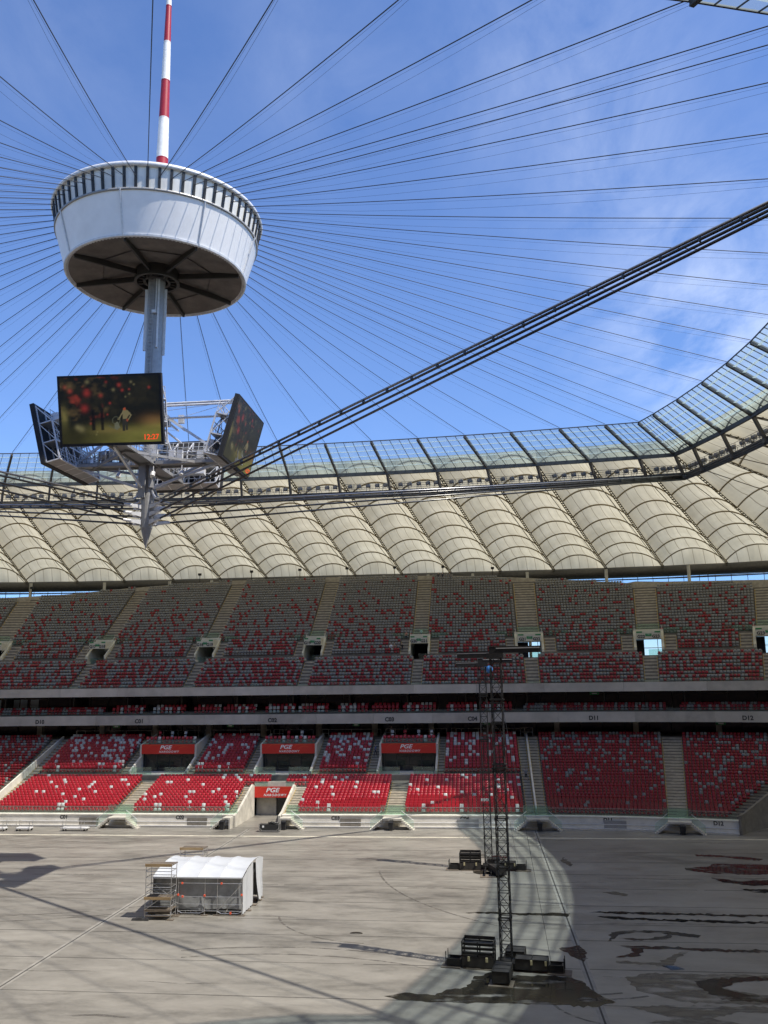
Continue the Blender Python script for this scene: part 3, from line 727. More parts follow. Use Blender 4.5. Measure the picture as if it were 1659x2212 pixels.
for s in np.arange(-103, 103, 9.3):
    b = MB(); sbox(b, s+1.4, s+1.55, 24.5, 27.2, 14.05, 16.7)
    for k in range(3): sbox(b, s+3.1*k, s+3.1*k+.12, 27.02, 27.18, 14.05, 16.7)
    sbox(b, s, s+6.4, 27.04, 27.16, 16.3, 16.4)
    b.build('box_partition', M['dgrey'], middle)
# panes painted pale for the daylight seen through the boxes at the far left
M['pane'] = mat('painted_daylight_pane', (.42, .52, .58), .2)
b = MB()
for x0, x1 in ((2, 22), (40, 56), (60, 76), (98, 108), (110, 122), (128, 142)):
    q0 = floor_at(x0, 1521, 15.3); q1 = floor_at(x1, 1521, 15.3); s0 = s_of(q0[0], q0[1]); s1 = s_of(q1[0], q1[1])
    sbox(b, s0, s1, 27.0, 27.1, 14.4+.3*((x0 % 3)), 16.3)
b.build('painted_daylight_pane', M['pane'], middle)
s = -103
while s < 103:
    nC = abs(s) < 37
    L = rng.choice([4.4, 4.9, 5.4]) if nC else 17
    for j, (n_, z) in enumerate(((22.75, 13.7), (23.75, 14.05))):
        put_row(s+(.25*j), s+L, n_, z, .60 if nC else .5, 0 if nC else 1, lambda q: .62, ('M', j), rng)
    s += L + (1.5 if rng.random() < .6 or not nC else .5)

# the rest of the bowl, round the sides and behind the camera
bowl = thing('surrounding_stand', (MX, MY-38, 0), 'rest of the seating bowl continuing round the arena outside the picture', 'grandstand')
b = MB(); rows = []
def bowl_pt(th, d): 
    c_, s_ = cos(th), sin(th); A_, B_ = 80.0, 38.0
    r = (abs(c_/A_)**3+abs(s_/B_)**3)**(-1/3.0)
    return np.array([MX+c_*(r+d), MY+s_*(r+d)])
for th in np.linspace(radians(15), radians(-195), 90):
    near = max(0, -sin(th))**.5 if sin(th) < 0 else 0
    pr = [(0, 0), (0, 1.5), (24, 9.6), (24.1, 12.2), (22, 12.2), (22, 17.5), (26, 20), (46, 34), (52, 38), (52, 44)] if sin(th) > -.45 else [(0, 0), (0, 1.5), (28, 11.5), (32, 12), (32, 12), (46, 13), (46, 20), (52, 26), (60, 38), (60, 47)]
    rows.append([(*bowl_pt(th, d), z) for d, z in pr])
b.grid(rows)
for s_ in (104, -104): b.face([P3(s_, n_, z_) for n_, z_ in ((0, 0), (0, 1.5), (26, 11), (26, 20), (50, 42), (75, 46), (75, 0))])  # unseen end walls, added to close the gap where sky reflected in puddles
b.build('terrace', mat('bowl_terrace', (.17, .11, .10), .8, noise=.5, nscale=2.0), bowl)
# ------------------------------------------------------------------ upper stand
upper = thing('upper_stand', (MX, YF+20.5, 16.7), 'steep shaded upper tier of mostly grey seats below the fabric roof', 'grandstand')
fascia(upper, 20.5, 16.72, 18.05, .35, 9.6)
VC = [(-40.7, 'G17', 'G18'), (-21.3, 'G18', 'G19'), (-2.4, 'G19', 'G20'), (15.8, 'G20', 'G21'), (34.2, 'G21', 'G22'), (52.9, 'G22', 'G23'), (70.0, 'G23', 'G24'), (-59.6, 'G16', 'G17')]
VS = []
for X, l, r in VC:
    # centre measured in plan at Y = 80 (n about 29.5 on the straight)
    if abs(X-MX) <= HS: s = X-MX
    else:
        sg = 1 if X > MX else -1; s = sg*(HS + RR*math.asin(min(.95, (abs(X-MX)-HS)/(RR+29.0))))
    VS.append((s, l, r))
VS.append((VS[6][0]+13.6, 'G24', 'G25'))
NU0, ZU0 = 21.3, 17.55
def zU1(r): return ZU0+.53*r
def nU1(r): return NU0+.8*r
def zU2(r): return 23.15+.53*r
def nU2(r): return 30.0+.74*r
PT = [(-70.7, 36.2), (-56.6, 36.7), (-45, 37.6), (-37.7, 38.0), (-24, 38.6), (-4, 38.8), (18.8, 38.6), (32.5, 37.9), (44, 37.1), (55, 36.2), (61, 36.0), (79, 35.9)]
def sight(s):                       # sight-line slope of the parapet top seen from the far side
    q = rail(s, 47.0); x = EYE[0] + (q[0]-EYE[0])*165.0/(q[1]-EYE[1])
    z = np.interp(x, [p[0] for p in PT], [p[1] for p in PT]); return (z-EYE[2])/165.0
_rmx = {}
def rmax(s):
    k = round(s, 1)
    if k in _rmx: return _rmx[k]
    t = sight(s); lo = 14.0
    for r in np.arange(14, 31, .05):
        q = rail(s, nU2(r)); tt = (zU2(r)+.55-EYE[2])/(q[1]-EYE[1])
        if tt < t: lo = r
    _rmx[k] = lo; return lo
b = MB()
low_ai = [(s-.85, s+.85) for s, _, _ in VS]
for r in range(9):
    tread(b, -104, 104, nU1(r), nU1(r)+.8, zU1(r), zU1(r-1) if r else 17.0)
    fg = lambda s, r=r: .52-.004*r
    for a, c in cut((-104, 104), low_ai): put_row(a+.05, c-.05, nU1(r)+.36, zU1(r), .50, 1, fg, ('U', r), rng)
tread(b, -104, 104, nU1(9), 30.0, zU1(9)-.1, zU1(8))
# parapet between the two halves, opened at each entrance
for a, c in cut((-104, 104), [(s-1.45, s+1.45) for s, _, _ in VS]): tread(b, a, c, 29.85, 30.02, 23.1, zU1(9)-.1)
NR = 29
for r in range(NR):
    n_, z = nU2(r), zU2(r)
    # stretches of the row that lie below the rear parapet
    ss = np.arange(-104, 104.1, .5); ok = [rmax(s) > r+.2 for s in ss]; iv = []; st = None
    for s, k in zip(ss, ok):
        if k and st is None: st = s
        if not k and st is not None: iv.append((st, s)); st = None
    if st is not None: iv.append((st, 104))
    vh = [(s-1.75, s+1.75) for s, _, _ in VS] if r < 5 else []
    sh = [(s-3.25, s+3.25) for s, _, _ in VS] if r < 5 else ([(s-1.35, s+1.35) for s, _, _ in VS])
    t = r/28
    fr_ = lambda s, t=t: (.40*(1-t)**1.5 + .035)
    for i0, i1 in iv:
        for a, c in cut((i0, i1), vh): tread(b, a, c, n_, n_+.74, z, zU2(r-1) if r else 23.0)
        for a, c in cut((i0, i1), sh): put_row(a+.05, c-.05, n_+.34, z, .50, 1, fr_, ('U', r+9), rng)
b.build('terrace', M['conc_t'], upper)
# rear parapet following the saddle-shaped top edge
b = MB(); rows = []
for s in np.arange(-104, 104.1, 1.0):
    r = rmax(s); n_ = nU2(r)+.25; z = zU2(r); k = 1.15 if s < 52 else 1.5
    rows.append([P3(s, n_, z-1.0), P3(s, n_, z+k-.55), P3(s, n_+.35, z+k-.55), P3(s, n_+.35, z-3)])
b.grid(rows); b.build('rear_parapet', M['conc_aisle'], upper)
for (s, _, _) in VS:
    add_aisle(s-.85, s+.85, [(nU1(r), zU1(r), zU1(r+1), .8) for r in range(9)], upper)
    R_ = int(rmax(s))
    add_aisle(s-1.3, s+1.3, [(nU2(r), zU2(r), zU2(r+1), .74) for r in range(5, R_)], upper)
    add_aisle(s-3.2, s-1.8, [(nU2(r), zU2(r), zU2(r+1), .74) for r in range(5)], upper)
    add_aisle(s+1.8, s+3.2, [(nU2(r), zU2(r), zU2(r+1), .74) for r in range(5)], upper)
# entrances
M['beige'] = mat('beige_render', (0.58, 0.56, 0.45), .8, noise=.1, nscale=.8)
for i, (s, l, r) in enumerate(VS):
    b = MB(); rz = rang(s)
    for a, c in ((s-1.75, s-1.45), (s+1.45, s+1.75)):
        sweep(b, a, c, [(29.9, 22.1), (29.9, 23.6), (33.7, 26.3), (40, 26.3), (40, 22.1)], closed=True)
    sbox(b, s-1.45, s+1.45, 30.3, 33.7, 24.9, 26.1)
    sbox(b, s-1.75, s+1.75, 33.7, 34.2, 25.6, 26.6)
    vo = b.build('entrance', M['beige'], upper)
    text_mesh('lettering', l, .68, P3(s-.86, 30.27, 25.24), rz, M['txt'], vo, offset=.03); text_mesh('lettering', r, .68, P3(s+.86, 30.27, 25.24), rz, M['txt'], vo, offset=.03)
    for q0, q1 in ((-1.4, -.72), (.72, 1.4)): g = MB(); sbox(g, s+q0, s+q1, 30.24, 30.30, 25.86, 26.08); g.build('green_plate', M['green'], vo)
    g = MB(); sbox(g, s-.36, s+.36, 30.24, 30.30, 25.3, 25.72)
    go = g.build('direction_sign', M['green'], vo)
    text_mesh('lettering', 'WYJŚCIE', .15, P3(s, 30.22, 25.6), rz, M['txtw'], go)
    b = MB(); sbox(b, s-4.2, s-.9, 28.4, 29.8, 22.3, 22.62); sbox(b, s+.9, s+4.0, 28.4, 29.8, 22.3, 22.62); b.build('landing', M['conc_l'], vo)
    b = MB(); sbox(b, s-1.2 if i < 2 else s-.1, s+1.4, 30.25, 30.28, 22.25, 23.2); b.build('glass_balustrade', M['glass_b'], vo)
    b = MB(); sbox(b, s-4.8, s-1.8, 33.9, 33.93, 25.9, 26.8); sbox(b, s+1.8, s+4.8, 33.9, 33.93, 25.9, 26.8); sbox(b, s-1.4, s+1.4, 33.9, 33.93, 26.6, 27.5); b.build('glass_screen', M['glass_b'], vo)
    b = MB(); sweep(b, s-1.75, s+1.75, [(30, 22.2), (66, 22.2)]); b.build('passage_floor', M['conc'], vo)
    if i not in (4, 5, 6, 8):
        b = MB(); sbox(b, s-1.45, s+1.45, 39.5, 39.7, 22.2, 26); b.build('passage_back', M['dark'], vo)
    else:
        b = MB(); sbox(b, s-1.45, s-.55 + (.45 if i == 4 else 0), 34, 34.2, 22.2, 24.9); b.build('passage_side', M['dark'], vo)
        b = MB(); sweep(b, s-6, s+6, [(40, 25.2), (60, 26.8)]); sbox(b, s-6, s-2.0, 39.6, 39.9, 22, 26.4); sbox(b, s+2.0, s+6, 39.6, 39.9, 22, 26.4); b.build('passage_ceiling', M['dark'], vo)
    b = MB()
    for sg in (-1, 1): b.path([P3(s+sg*1.6, 29.9, 24.4), P3(s+sg*1.6, 33.7, 27.1)], .03, 5)
    b.build('handrail', M['galv'], vo)
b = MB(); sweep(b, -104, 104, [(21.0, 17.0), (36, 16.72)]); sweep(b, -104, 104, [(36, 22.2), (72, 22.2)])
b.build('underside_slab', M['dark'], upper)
b = MB(); sweep(b, -104, 104, [(20.72, 18.05), (20.72, 18.5)]); b.build('glass_balustrade', M['glass_b'], upper, recalc=False)

# ------------------------------------------------------------------ glazed outer facade
fac = thing('glazed_facade', (MX, YF+66, 22), 'glazed outer wall with slim mullions showing between the roof ring and the upper stand', 'facade')
fn = lambda s: 66.0
b = MB(); sweep(b, -104, 104, [(72, 22), (72, 41.5)]); b.build('glass_pane', M['glass_f'], fac, recalc=False)
b = MB()
for s in np.arange(-104, 104, 1.7):
    q = rail(s, 72.1); b.box((q[0], q[1], 31.7), (.12, .10, 19.5), rang(s))
b.build('mullion', M['steel'], fac)
b = MB()
for z in (24.8, 27.6, 30.6, 33.4, 36.2, 37.6, 39.2): sweep(b, -104, 104, [(71.9, z), (72.0, z), (72.0, z+.14), (71.9, z+.14)], closed=True)
b.build('transom', M['mull_l'], fac)
for s in np.arange(-100, 104, 9.3):
    b = MB(); q = rail(s, 63); b.tube((q[0], q[1], 22), (q[0], q[1], 40.5), .32, 10); b.build('roof_column', M['conc_l'], fac)
b = MB(); sweep(b, -104, 104, [(72, 0), (72, 22.1)]); b.build('base_wall', M['conc'], fac)
# lamp posts along the rear parapet
lp = MB(); lp.tube((0, 0, -.6), (0, 0, 1.5), .06, 6); lp.box((0, -.12, 1.75), (.62, .35, .42)); lp.box((0, 0, 1.5), (.2, .2, .12))
LPX = [(154/1.6597, 0), (590, 0), (717, 0), (818, 0), (922, 0), (1026, 0), (1123, 0), (1374, 0), (1502, 0), (1639, 0), (608, 0)]
lpo = None
for k, (dx, s) in enumerate([(-62.5, None), (-19, None), (-9.2, None), (.3, None), (9.8, None), (19.3, None), (28.9, None), (55.5, None), (67.5, None), (79, None), (-29.5, None)]):
    sg = 1 if dx > MX else -1
    s = dx-MX if abs(dx-MX) < HS else sg*(HS + RR*math.asin(min(.95, (abs(dx-MX)-HS)/(RR+49.5))))
    r = rmax(s); q = rail(s, nU2(r)+.6)
    if lpo is None: lpo = lp.build('lamp_post', M['black_m']); o = lpo
    else: o = lpo.copy(); COL.objects.link(o)
    o.location = (q[0], q[1], zU2(r)+.6); o.rotation_euler = (0, 0, rang(s))
    tag(o, 'small black floodlight on a short post along the rear parapet of the upper stand', 'lamp post', 'floodlight posts along the rear parapet')
# ------------------------------------------------------------------ roof ring
ZI, ZL, ZR_, ZO = 52.2, 48.8, 45.7, 41.6
C2 = np.array([MX, MY])
far_in = [3.35, 10.05, 16.75, 23.4, 30.0, 36.4, 43.0, 49.0]
side_in = [2.95, 8.9, 14.9, 20.9, 26.9, 32.5]
far_out = [4.8, 15.0, 25.5, 36.2, 47.4, 58.2, 69.6, 82.0]; corner_out = 94.5
side_out = [8.1, 24.3, 40.5, 57.0, 73.0, 88.0]
AO, BO = 135.0, 107.0
def yo(x): return BO*(max(0, 1-(abs(x)/AO)**4))**.25
def xo(y): return AO*(max(0, 1-(abs(y)/BO)**4))**.25
quad = []     # nodes of one quarter going from the far side round to the right side: (inner, ring, outer)
for xi, xo_ in zip(far_in, far_out):
    yi = 40.0-4.0*(xi/53.3)**2; xr = xi*1.126; yr = 46.2-4.7*(xr/60)**2
    quad.append(((xi, yi), (xr, yr), (xo_, yo(xo_))))
quad.append(((53.3, 36.0), (60.0, 41.5), (corner_out, yo(corner_out))))
for yi, yo_ in zip(reversed(side_in), reversed(side_out)):
    xi = 60.2-6.9*(yi/36.0)**2; yr = yi*1.153; xr = 68.2-8.2*(yr/41.5)**2
    quad.append(((xi, yi), (xr, yr), (xo(yo_), yo_)))
def mir(q, sx, sy): return tuple((p[0]*sx, p[1]*sy) for p in q)
nodes = [mir(q, 1, 1) for q in quad] + [mir(q, 1, -1) for q in reversed(quad)] + [mir(q, -1, -1) for q in quad] + [mir(q, -1, 1) for q in reversed(quad)]
NN = len(nodes)               # 60, clockwise from just right of the far mid
_nn = []
for q in nodes:        # the roof side above the camera bows further out, as only its glass lip shows in the picture
    (a, b_), (c_, d_), (e_, f_) = q
    if b_ < 0 and abs(a) < 53.2:
        b_ = -(44.65-9.95*(a/53.3)**2); d_ = -(-d_ + 9.0*(1-(c_/60.0)**6))
    _nn.append(((a, b_), (c_, d_), (e_, f_)))
nodes = _nn
def w3(p, z): return np.array([MX+p[0], MY+p[1], z])
NI = [w3(q[0], ZI) for q in nodes]; NRg = [w3(q[1], ZR_ + (2.0 if (q[1][1] < 0 and abs(q[0][0]) < 53.2) else 0)) for q in nodes]; NO = [w3(q[2], ZO) for q in nodes]
NL = []
for i in range(NN):
    p = NRg[i] + (NI[i]-NRg[i])*.2; p[2] = ZL + (1.5 if p[1] < MY-38 else 0); NL.append(p)
vis = lambda P: (-260 < proj(P)[0] < PW+300 and -260 < proj(P)[1] < PH) if (np.array(P)-EYE) @ _fw > 3 else False
roof = thing('stadium_roof', (MX, MY, ZO), 'ring roof of cream fabric vaults with an inner canopy of glass around the open centre', 'roof')
b = MB(); b.path([p - np.array([0, 0, 1.1]) for p in NO], 1.15, 12, closed=True)
rb = b.build('ring_beam', M['rib'], roof, smooth=True)
b = MB(); b.path([p*[1, 1, 1] + np.array([0, -0.0, -2.6]) for p in NO], .14, 6, closed=True); b.build('drain_pipe', M['rib'], roof)
# inner tension ring: bundle of cables plus walkway
b = MB()
for dz, dr in ((0, 0), (.32, .1), (-.3, .05)): b.path([np.array([MX+(p[0]-MX)*(1+dr*.004), MY+(p[1]-MY)*(1+dr*.004), p[2]+dz]) for p in NRg], .15, 6, closed=True)
b.build('tension_ring', M['rib'], roof)
def inset(p, k, z): return np.array([MX+(p[0]-MX)*k, MY+(p[1]-MY)*k, z])
b = MB()
wr = lambda k, z: [inset(p, k, z) for p in NRg+[NRg[0]]]
b.grid([wr(1.006, ZR_+.75), wr(1.03, ZR_+.75), wr(1.03, ZR_+.6), wr(1.006, ZR_+.6), wr(1.006, ZR_+.75)])
for k in (1.006, 1.03):
    for h in (1.3, 1.85): b.path([inset(p, k, ZR_+h) for p in NRg], .03, 4, closed=True)
    for i in range(NN):
        for t in (0, .25, .5, .75):
            p = NRg[i]*(1-t)+NRg[(i+1) % NN]*t; q = inset(p, k, ZR_+.7); b.bar(q, q+np.array([0, 0, 1.15]), .05)
b.build('catwalk', M['rib'], roof)
# valley cables, ribs, struts
def arch_fracs(i):
    a, c = NO[i], NL[i]; out = []
    d0 = hypot(*(a[:2]-EYE[:2])); d1 = hypot(*(c[:2]-EYE[:2]))
    return [0.035 + .135*k + .0*k for k in range(8)]
for i in range(NN):
    show = vis(NO[i]) or vis(NI[i]) or vis(NRg[i])
    b = MB(); o_, l_ = NO[i], NL[i]; d = (l_-o_); sd = np.array([-d[1], d[0], 0]); sd /= np.linalg.norm(sd)
    for sg in (-1, 1): b.tube(o_+sd*sg*.17+[0, 0, -.05], l_+sd*sg*.17+[0, 0, -.25], .075, 5)
    if show:
        for k in range(1, 56):
            p = o_+d*k/56; b.box((p[0], p[1], p[2]-.2), (.5, .18, .14), atan2(sd[1], sd[0]))
    b.tube(o_+[0, 0, -.6], NRg[i]+[0, 0, 0], .06, 5) if show else None
    b.build('valley_cable', M['valley'], roof)
    b = MB(); b.bar(NL[i]+[0, 0, -.05], NI[i]+[0, 0, -.1], .28, .45); b.build('canopy_rib', M['rib'], roof)
    b = MB(); b.bar(NRg[i], NL[i], .30, .42); b.box(NRg[i], (.7, .7, .5)); b.build('strut', M['rib'], roof)
# fabric vaults and glass canopy, one of each per bay
rgm = random.Random(21)
def cross(p, q, t): return p*(1-t)+q*t
for i in range(NN):
    j = (i+1) % NN
    show = vis(NO[i]) or vis(NL[i]) or vis(NO[j]) or vis(NL[j])
    hv = rgm.uniform(.95, 1.05); sg_ = rgm.uniform(.80, .87); NU = 12; fr_a = [.035 + .137*k for k in range(8)]
    # along positions: at each arch, half way, and both ends
    along = [(0.0, 0.0, 0)]
    for k, f in enumerate(fr_a):
        along.append((f, 1.0, 1+k))
        if k < 7:
            for q in ((.33), (.66)): along.append((f+.137*q, sg_+rgm.uniform(-.02, .02), 1+k+q))
    along.append((1.0, 0.0, 9))
    rows = []; uvs = []
    for f, hh, vv in along:
        a = cross(NO[i], NL[i], f); c = cross(NO[j], NL[j], f); w = np.linalg.norm(c-a); H = .235*w*hh*hv
        row = []
        for u in range(NU+1):
            t = u/NU; p = cross(a, c, t); p = p + np.array([0, 0, H*(1-abs(2*t-1)**2.15) + (2.0 if f == 1.0 else 0)]); row.append(p); uvs.append((t+1e-4, vv))
        rows.append(row)
    b = MB(); b.grid(rows)
    me_o = b.build('membrane', M['memb'], roof, smooth=True, recalc=False, uvs=uvs)
    if show:
        b = MB()
        for f in fr_a:
            a = cross(NO[i], NL[i], f); c = cross(NO[j], NL[j], f); w = np.linalg.norm(c-a); H = .235*w*hv
            b.path([cross(a, c, t) + np.array([0, 0, H*(1-abs(2*t-1)**2.15)-.14]) for t in np.linspace(0.015, .985, 19)], .12, 5)
        b.build('arch_frame', M['arch'], me_o)
    b = MB(); b.face([NL[i], NL[j], NI[j], NI[i]]); go = b.build('glass_canopy', M['glass_roof'], roof, recalc=False)
    b = MB(); c_ = MB(); D = np.array([0, 0, .04])
    for k in range(1, 5): b.bar(cross(NL[i], NL[j], k/5)-D, cross(NI[i], NI[j], k/5)-D, .045, .09)
    b.bar(NL[i]-[0, 0, .15], NL[j]-[0, 0, .15], .3, .5); b.bar(NI[i], NI[j], .1, .12)
    for t in (.2, .37, .54, .71, .88): c_.bar(cross(NL[i], NI[i], t)-D*2, cross(NL[j], NI[j], t)-D*.6, .36, .015)
    b.build('mullion', M['rib'], go); c_.build('frit_band', M['frit'], go)
# floodlights on the catwalk
fl = MB(); fl.box((0, 0, .0), (.55, .35, .5)); fl.tube((0, -.17, .0), (0, -.32, -.08), .22, 8, .28); fl.bar((-.33, 0, -.45), (-.33, 0, .1), .06); fl.bar((.33, 0, -.45), (.33, 0, .1), .06); fl.bar((-.33, 0, -.45), (.33, 0, -.45), .06)
flo = None; cnt = 0
for i in range(NN):
    j = (i+1) % NN
    for t in (.16, .34, .52, .70, .86):
        p = NRg[i]*(1-t)+NRg[j]*t; p = inset(p, 1.012, ZR_+1.55)
        if not vis(p) or p[1] < 15: continue
        o = fl.build('floodlight', M['steel']) if flo is None else flo.copy()
        if flo is None: flo = o
        else: COL.objects.link(o)
        o.location = p; o.rotation_euler = (0, 0, atan2(p[1]-MY, p[0]-MX)-pi/2)
        side = 'right-hand' if p[0] > 50 else ('far' if p[0] > -5 else 'far left')
        tag(o, 'small grey floodlight on the catwalk below the %s edge of the glass canopy' % side, 'floodlight', 'floodlights along the roof catwalk')

# ------------------------------------------------------------------ suspended mast
mast = thing('suspended_mast', (MX, MY, 31), 'tall steel mast hung over the arena centre with red and white spire and pointed foot', 'mast')
c0 = (MX, MY)
b = MB(); b.lathe(c0, [(0.01, 31.0), (.52, 33.05), (.01, 33.06)], 20); b.build('pointed_tip', M['steel'], mast, smooth=False)
b = MB()
b.lathe(c0, [(.3, 33.0), (.55, 33.05), (.62, 35.5), (.62, 36.2)], 16); 
for k in range(4):
    th = atan2(36.0*(1 if k in (0, 1) else -1), 53.3*(1 if k in (0, 3) else -1)); dx, dy = cos(th), sin(th)
    for z in (35.1, 34.35, 33.6):
        pl = []
        for q in ((.4, -.3), (1.0, -.26), (1.0, .26), (.4, .3)):
            pl.append((q[0], q[1]))
        nx, ny = -dy, dx
        b.hexa([(MX+dx*a+nx*.09*sg, MY+dy*a+ny*.09*sg, z+h) for sg in (-1, 1) for a, h in pl])
        b.tube((MX+dx*.78+nx*.16, MY+dy*.78+ny*.16, z), (MX+dx*.78-nx*.16, MY+dy*.78-ny*.16, z), .17, 10)
nb = b.build('node_block', M['steel'], mast)
for k in range(4):
    th = atan2(36.0*(1 if k in (0, 1) else -1), 53.3*(1 if k in (0, 3) else -1)); dx, dy = cos(th), sin(th); nx, ny = -dy, dx
    for z in (35.1, 34.35, 33.6):
        b = MB()
        for sg in (-1, 1): b.hexa([(MX+dx*a+nx*(sg*.15+e), MY+dy*a+ny*(sg*.15+e), z+.1*(a-.78)+h) for e in (-.05, .05) for a, h in ((.6, -.22), (1.5, -.13), (1.5, .13), (.6, .22))])
        b.tube((MX+dx*1.4, MY+dy*1.4, z+.07), (MX+dx*2.2, MY+dy*2.2, z+.17), .19, 10, .13); b.build('clevis', M['steel_l'], mast)
b = MB(); b.lathe(c0, [(.62, 36.0), (.62, 43), (.83, 43.2), (.83, 64.5)], 28)
sh = b.build('shaft', M['steel'], mast); smooth_by_angle(sh)
b = MB(); b.box((MX-.35, MY-.75, 37.6), (.85, .1, 3.4), radians(-20)); b.box((MX+.5, MY-.6, 38.2), (.5, .1, 2.6), radians(30)); b.build('cover_plate', M['steel'], mast)
b = MB(); lx, ly = MX+.15*0-.12, MY-.98           # ladder and conduits on the side facing the camera
for sg in (-1, 1): b.bar((lx+sg*.24, ly, 43.4), (lx+sg*.24, ly, 58.4), .07)
for z in np.arange(43.6, 58.3, .38): b.bar((lx-.24, ly, z), (lx+.24, ly, z), .05)
lx2 = MX+.22
b.build('ladder', M['steel'], mast)
b = MB(); b.bar((MX+.55, MY-.78, 51), (MX+.55, MY-.78, 58.4), .22, .12); b.bar((MX+.36, MY-.9, 54.8), (MX+.36, MY-.9, 58.4), .12, .1); b.box((MX+.22, MY-.98, 54.7), (.4, .3, .32))
b.bar((MX-.95, MY-.1, 51), (MX-.95, MY-.1, 57.5), .2, .3); b.bar((MX+.93, MY+.1, 50.5), (MX+.93, MY+.1, 57.5), .14, .25); b.build('conduit', M['steel_l'], mast)
# spire bands
zb = [64.8, 72.1, 76.8, 81.3, 86.0, 90.5, 95, 100]
rs = lambda z: .64 + (.27-.64)*(z-70)/(92-70)
for k in range(len(zb)-1):
    b = MB(); b.lathe(c0, [(rs(zb[k]), zb[k]), (rs(zb[k+1]), zb[k+1])], 24); b.lathe(c0, [(rs(zb[k+1])+.015, zb[k+1]-.05), (rs(zb[k+1])+.015, zb[k+1]+.05)], 24)
    o = b.build('spire_band', M['red_p'] if k % 2 == 0 else M['white_p'], mast, smooth=True)
    tag(o, 'red band' if k % 2 == 0 else 'white band')
# drum
z0, z1, z2 = 58.55, 62.62, 64.75; r0, r1, r2 = 8.80, 9.92, 10.30
b = MB(); b.lathe(c0, [(r0, z0+.12), (r1, z1)], 96); dr = b.build('drum', M['white'], mast, smooth=True)
b = MB(); b.lathe(c0, [(r1-.10, z1), (r2-.14, z2)], 96); b.build('upper_cladding', M['corr'], dr, smooth=True)
b = MB(); b.lathe(c0, [(r2-.5, z2-.05), (r2+.05, z2-.1), (r2+.16, z2+.12), (r2+.05, z2+.36), (r2-.3, z2+.42), (.7, z2+1.4)], 96); b.build('rim', M['steel_l'], dr, smooth=True)
b = MB(); b.lathe(c0, [(r1-.3, z1-.1), (r1+.06, z1-.14), (r1+.1, z1+.06), (r1-.3, z1+.12)], 96); b.build('band_ring', M['steel'], dr, smooth=True)
b = MB(); b.lathe(c0, [(r0-.35, z0+.1), (r0-.1, z0-.08), (r0+.06, z0-.02), (r0+.1, z0+.16), (r0-.02, z0+.2)], 96)
for k in range(150):
    th = 2*pi*k/150; b.box((MX+(r0-.22)*cos(th), MY+(r0-.22)*sin(th), z0), (.09, .12, .09), th)
b.build('lower_ring', M['steel_l'], dr)
b = MB(); b.lathe(c0, [(r0-.3, z0+.1), (.8, z0+1.0)], 64); b.build('soffit', M['soffit'], dr)
b = MB()
for k in range(8):
    th = 2*pi*(k+.02)/8; p = np.array([MX+(r0-.4)*cos(th), MY+(r0-.4)*sin(th), z0+.0]); q = np.array([MX+1.2*cos(th), MY+1.2*sin(th), z0+.25]); b.bar(p, q, .20, .55)
b.lathe(c0, [(2.2, z0-.3), (2.0, z0-.3), (2.0, z0+.9), (2.2, z0+.9), (2.2, z0-.3)], 40); b.build('soffit_beam', M['soffit_b'], dr)
b = MB(); b.lathe(c0, [(2.24, z0-.34), (1.96, z0-.34)], 40); b.lathe(c0, [(1.35, z0-.3), (1.1, z0-.3), (1.1, z0-.15)], 32)
for k in range(8):
    th = 2*pi*(k+.02)/8; b.bar((MX+1.2*cos(th), MY+1.2*sin(th), z0-.3), (MX+2.1*cos(th), MY+2.1*sin(th), z0-.32), .1, .08)
for k in range(8):
    t1 = 2*pi*(k+.02)/8; t2 = 2*pi*(k+1.02)/8; rr_ = 5.6; zz_ = z0+.38
    b.bar((MX+rr_*cos(t1), MY+rr_*sin(t1), zz_), (MX+rr_*cos(t2), MY+rr_*sin(t2), zz_), .07)
b.build('soffit_ring', M['soffit_r'] if 'soffit_r' in M else M['rib'], dr)
for k in range(8):
    th = 2*pi*(k+.02)/8; b = MB(); b.bar((MX+(r0+.03)*cos(th), MY+(r0+.03)*sin(th), z0+.1), (MX+(r1+.05)*cos(th), MY+(r1+.05)*sin(th), z1), .20, .12); b.build('rib', M['steel_l'], dr)
FIN = []
for k in range(NN):
    th = pi/2 - (k+.5)*2*pi/NN; dx, dy = cos(th), sin(th)
    b = MB(); b.hexa([(MX+dx*a-dy*e, MY+dy*a+dx*e, z) for z, (ra, rb_) in ((z1+.05, (r1-.3, r1+.04)), (z2-.05, (r2-.4, r2+.0))) for a, e in ((ra, -.125), (rb_, -.125), (rb_, .125), (ra, .125))])
    b.build('fin', M['black'], dr); FIN.append(np.array([MX+dx*(r1+r2)/2, MY+dy*(r1+r2)/2, (z1+z2)/2+.1]))

# spoke cables
def exit_side(a, c):
    # where the spoke leaves the frame, only used to word its label
    last = None
    for t in np.linspace(0, 1, 200):
        P = a*(1-t)+c*t
        if (P-EYE) @ _fw < 2: break
        x, y, _ = proj(P)
        if 0 <= x <= PW and 0 <= y <= PH: last = (x, y, t)
        elif last is not None: break
    return last
spokes = []
for k in range(NN):
    a = FIN[k]; c = NI[k] + [0, 0, .15]; e = exit_side(a, c); spokes.append((k, a, c, e))
byside = {'left': [], 'top': [], 'right': [], 'end': []}
for k, a, c, e in spokes:
    if e is None: continue
    x, y, t = e
    if t > .985: byside['end'].append((x, k))
    elif x < 25: byside['left'].append((y, k))
    elif y < 25: byside['top'].append((x, k))
    elif x > PW-25: byside['right'].append((y, k))
    else: byside['end'].append((x, k))
ORD = ['first','second','third','fourth','fifth','sixth','seventh','eighth','ninth','tenth','eleventh','twelfth','thirteenth','fourteenth','fifteenth','sixteenth','seventeenth','eighteenth','nineteenth','twentieth','twenty-first','twenty-second','twenty-third','twenty-fourth','twenty-fifth','twenty-sixth']
LAB = {}
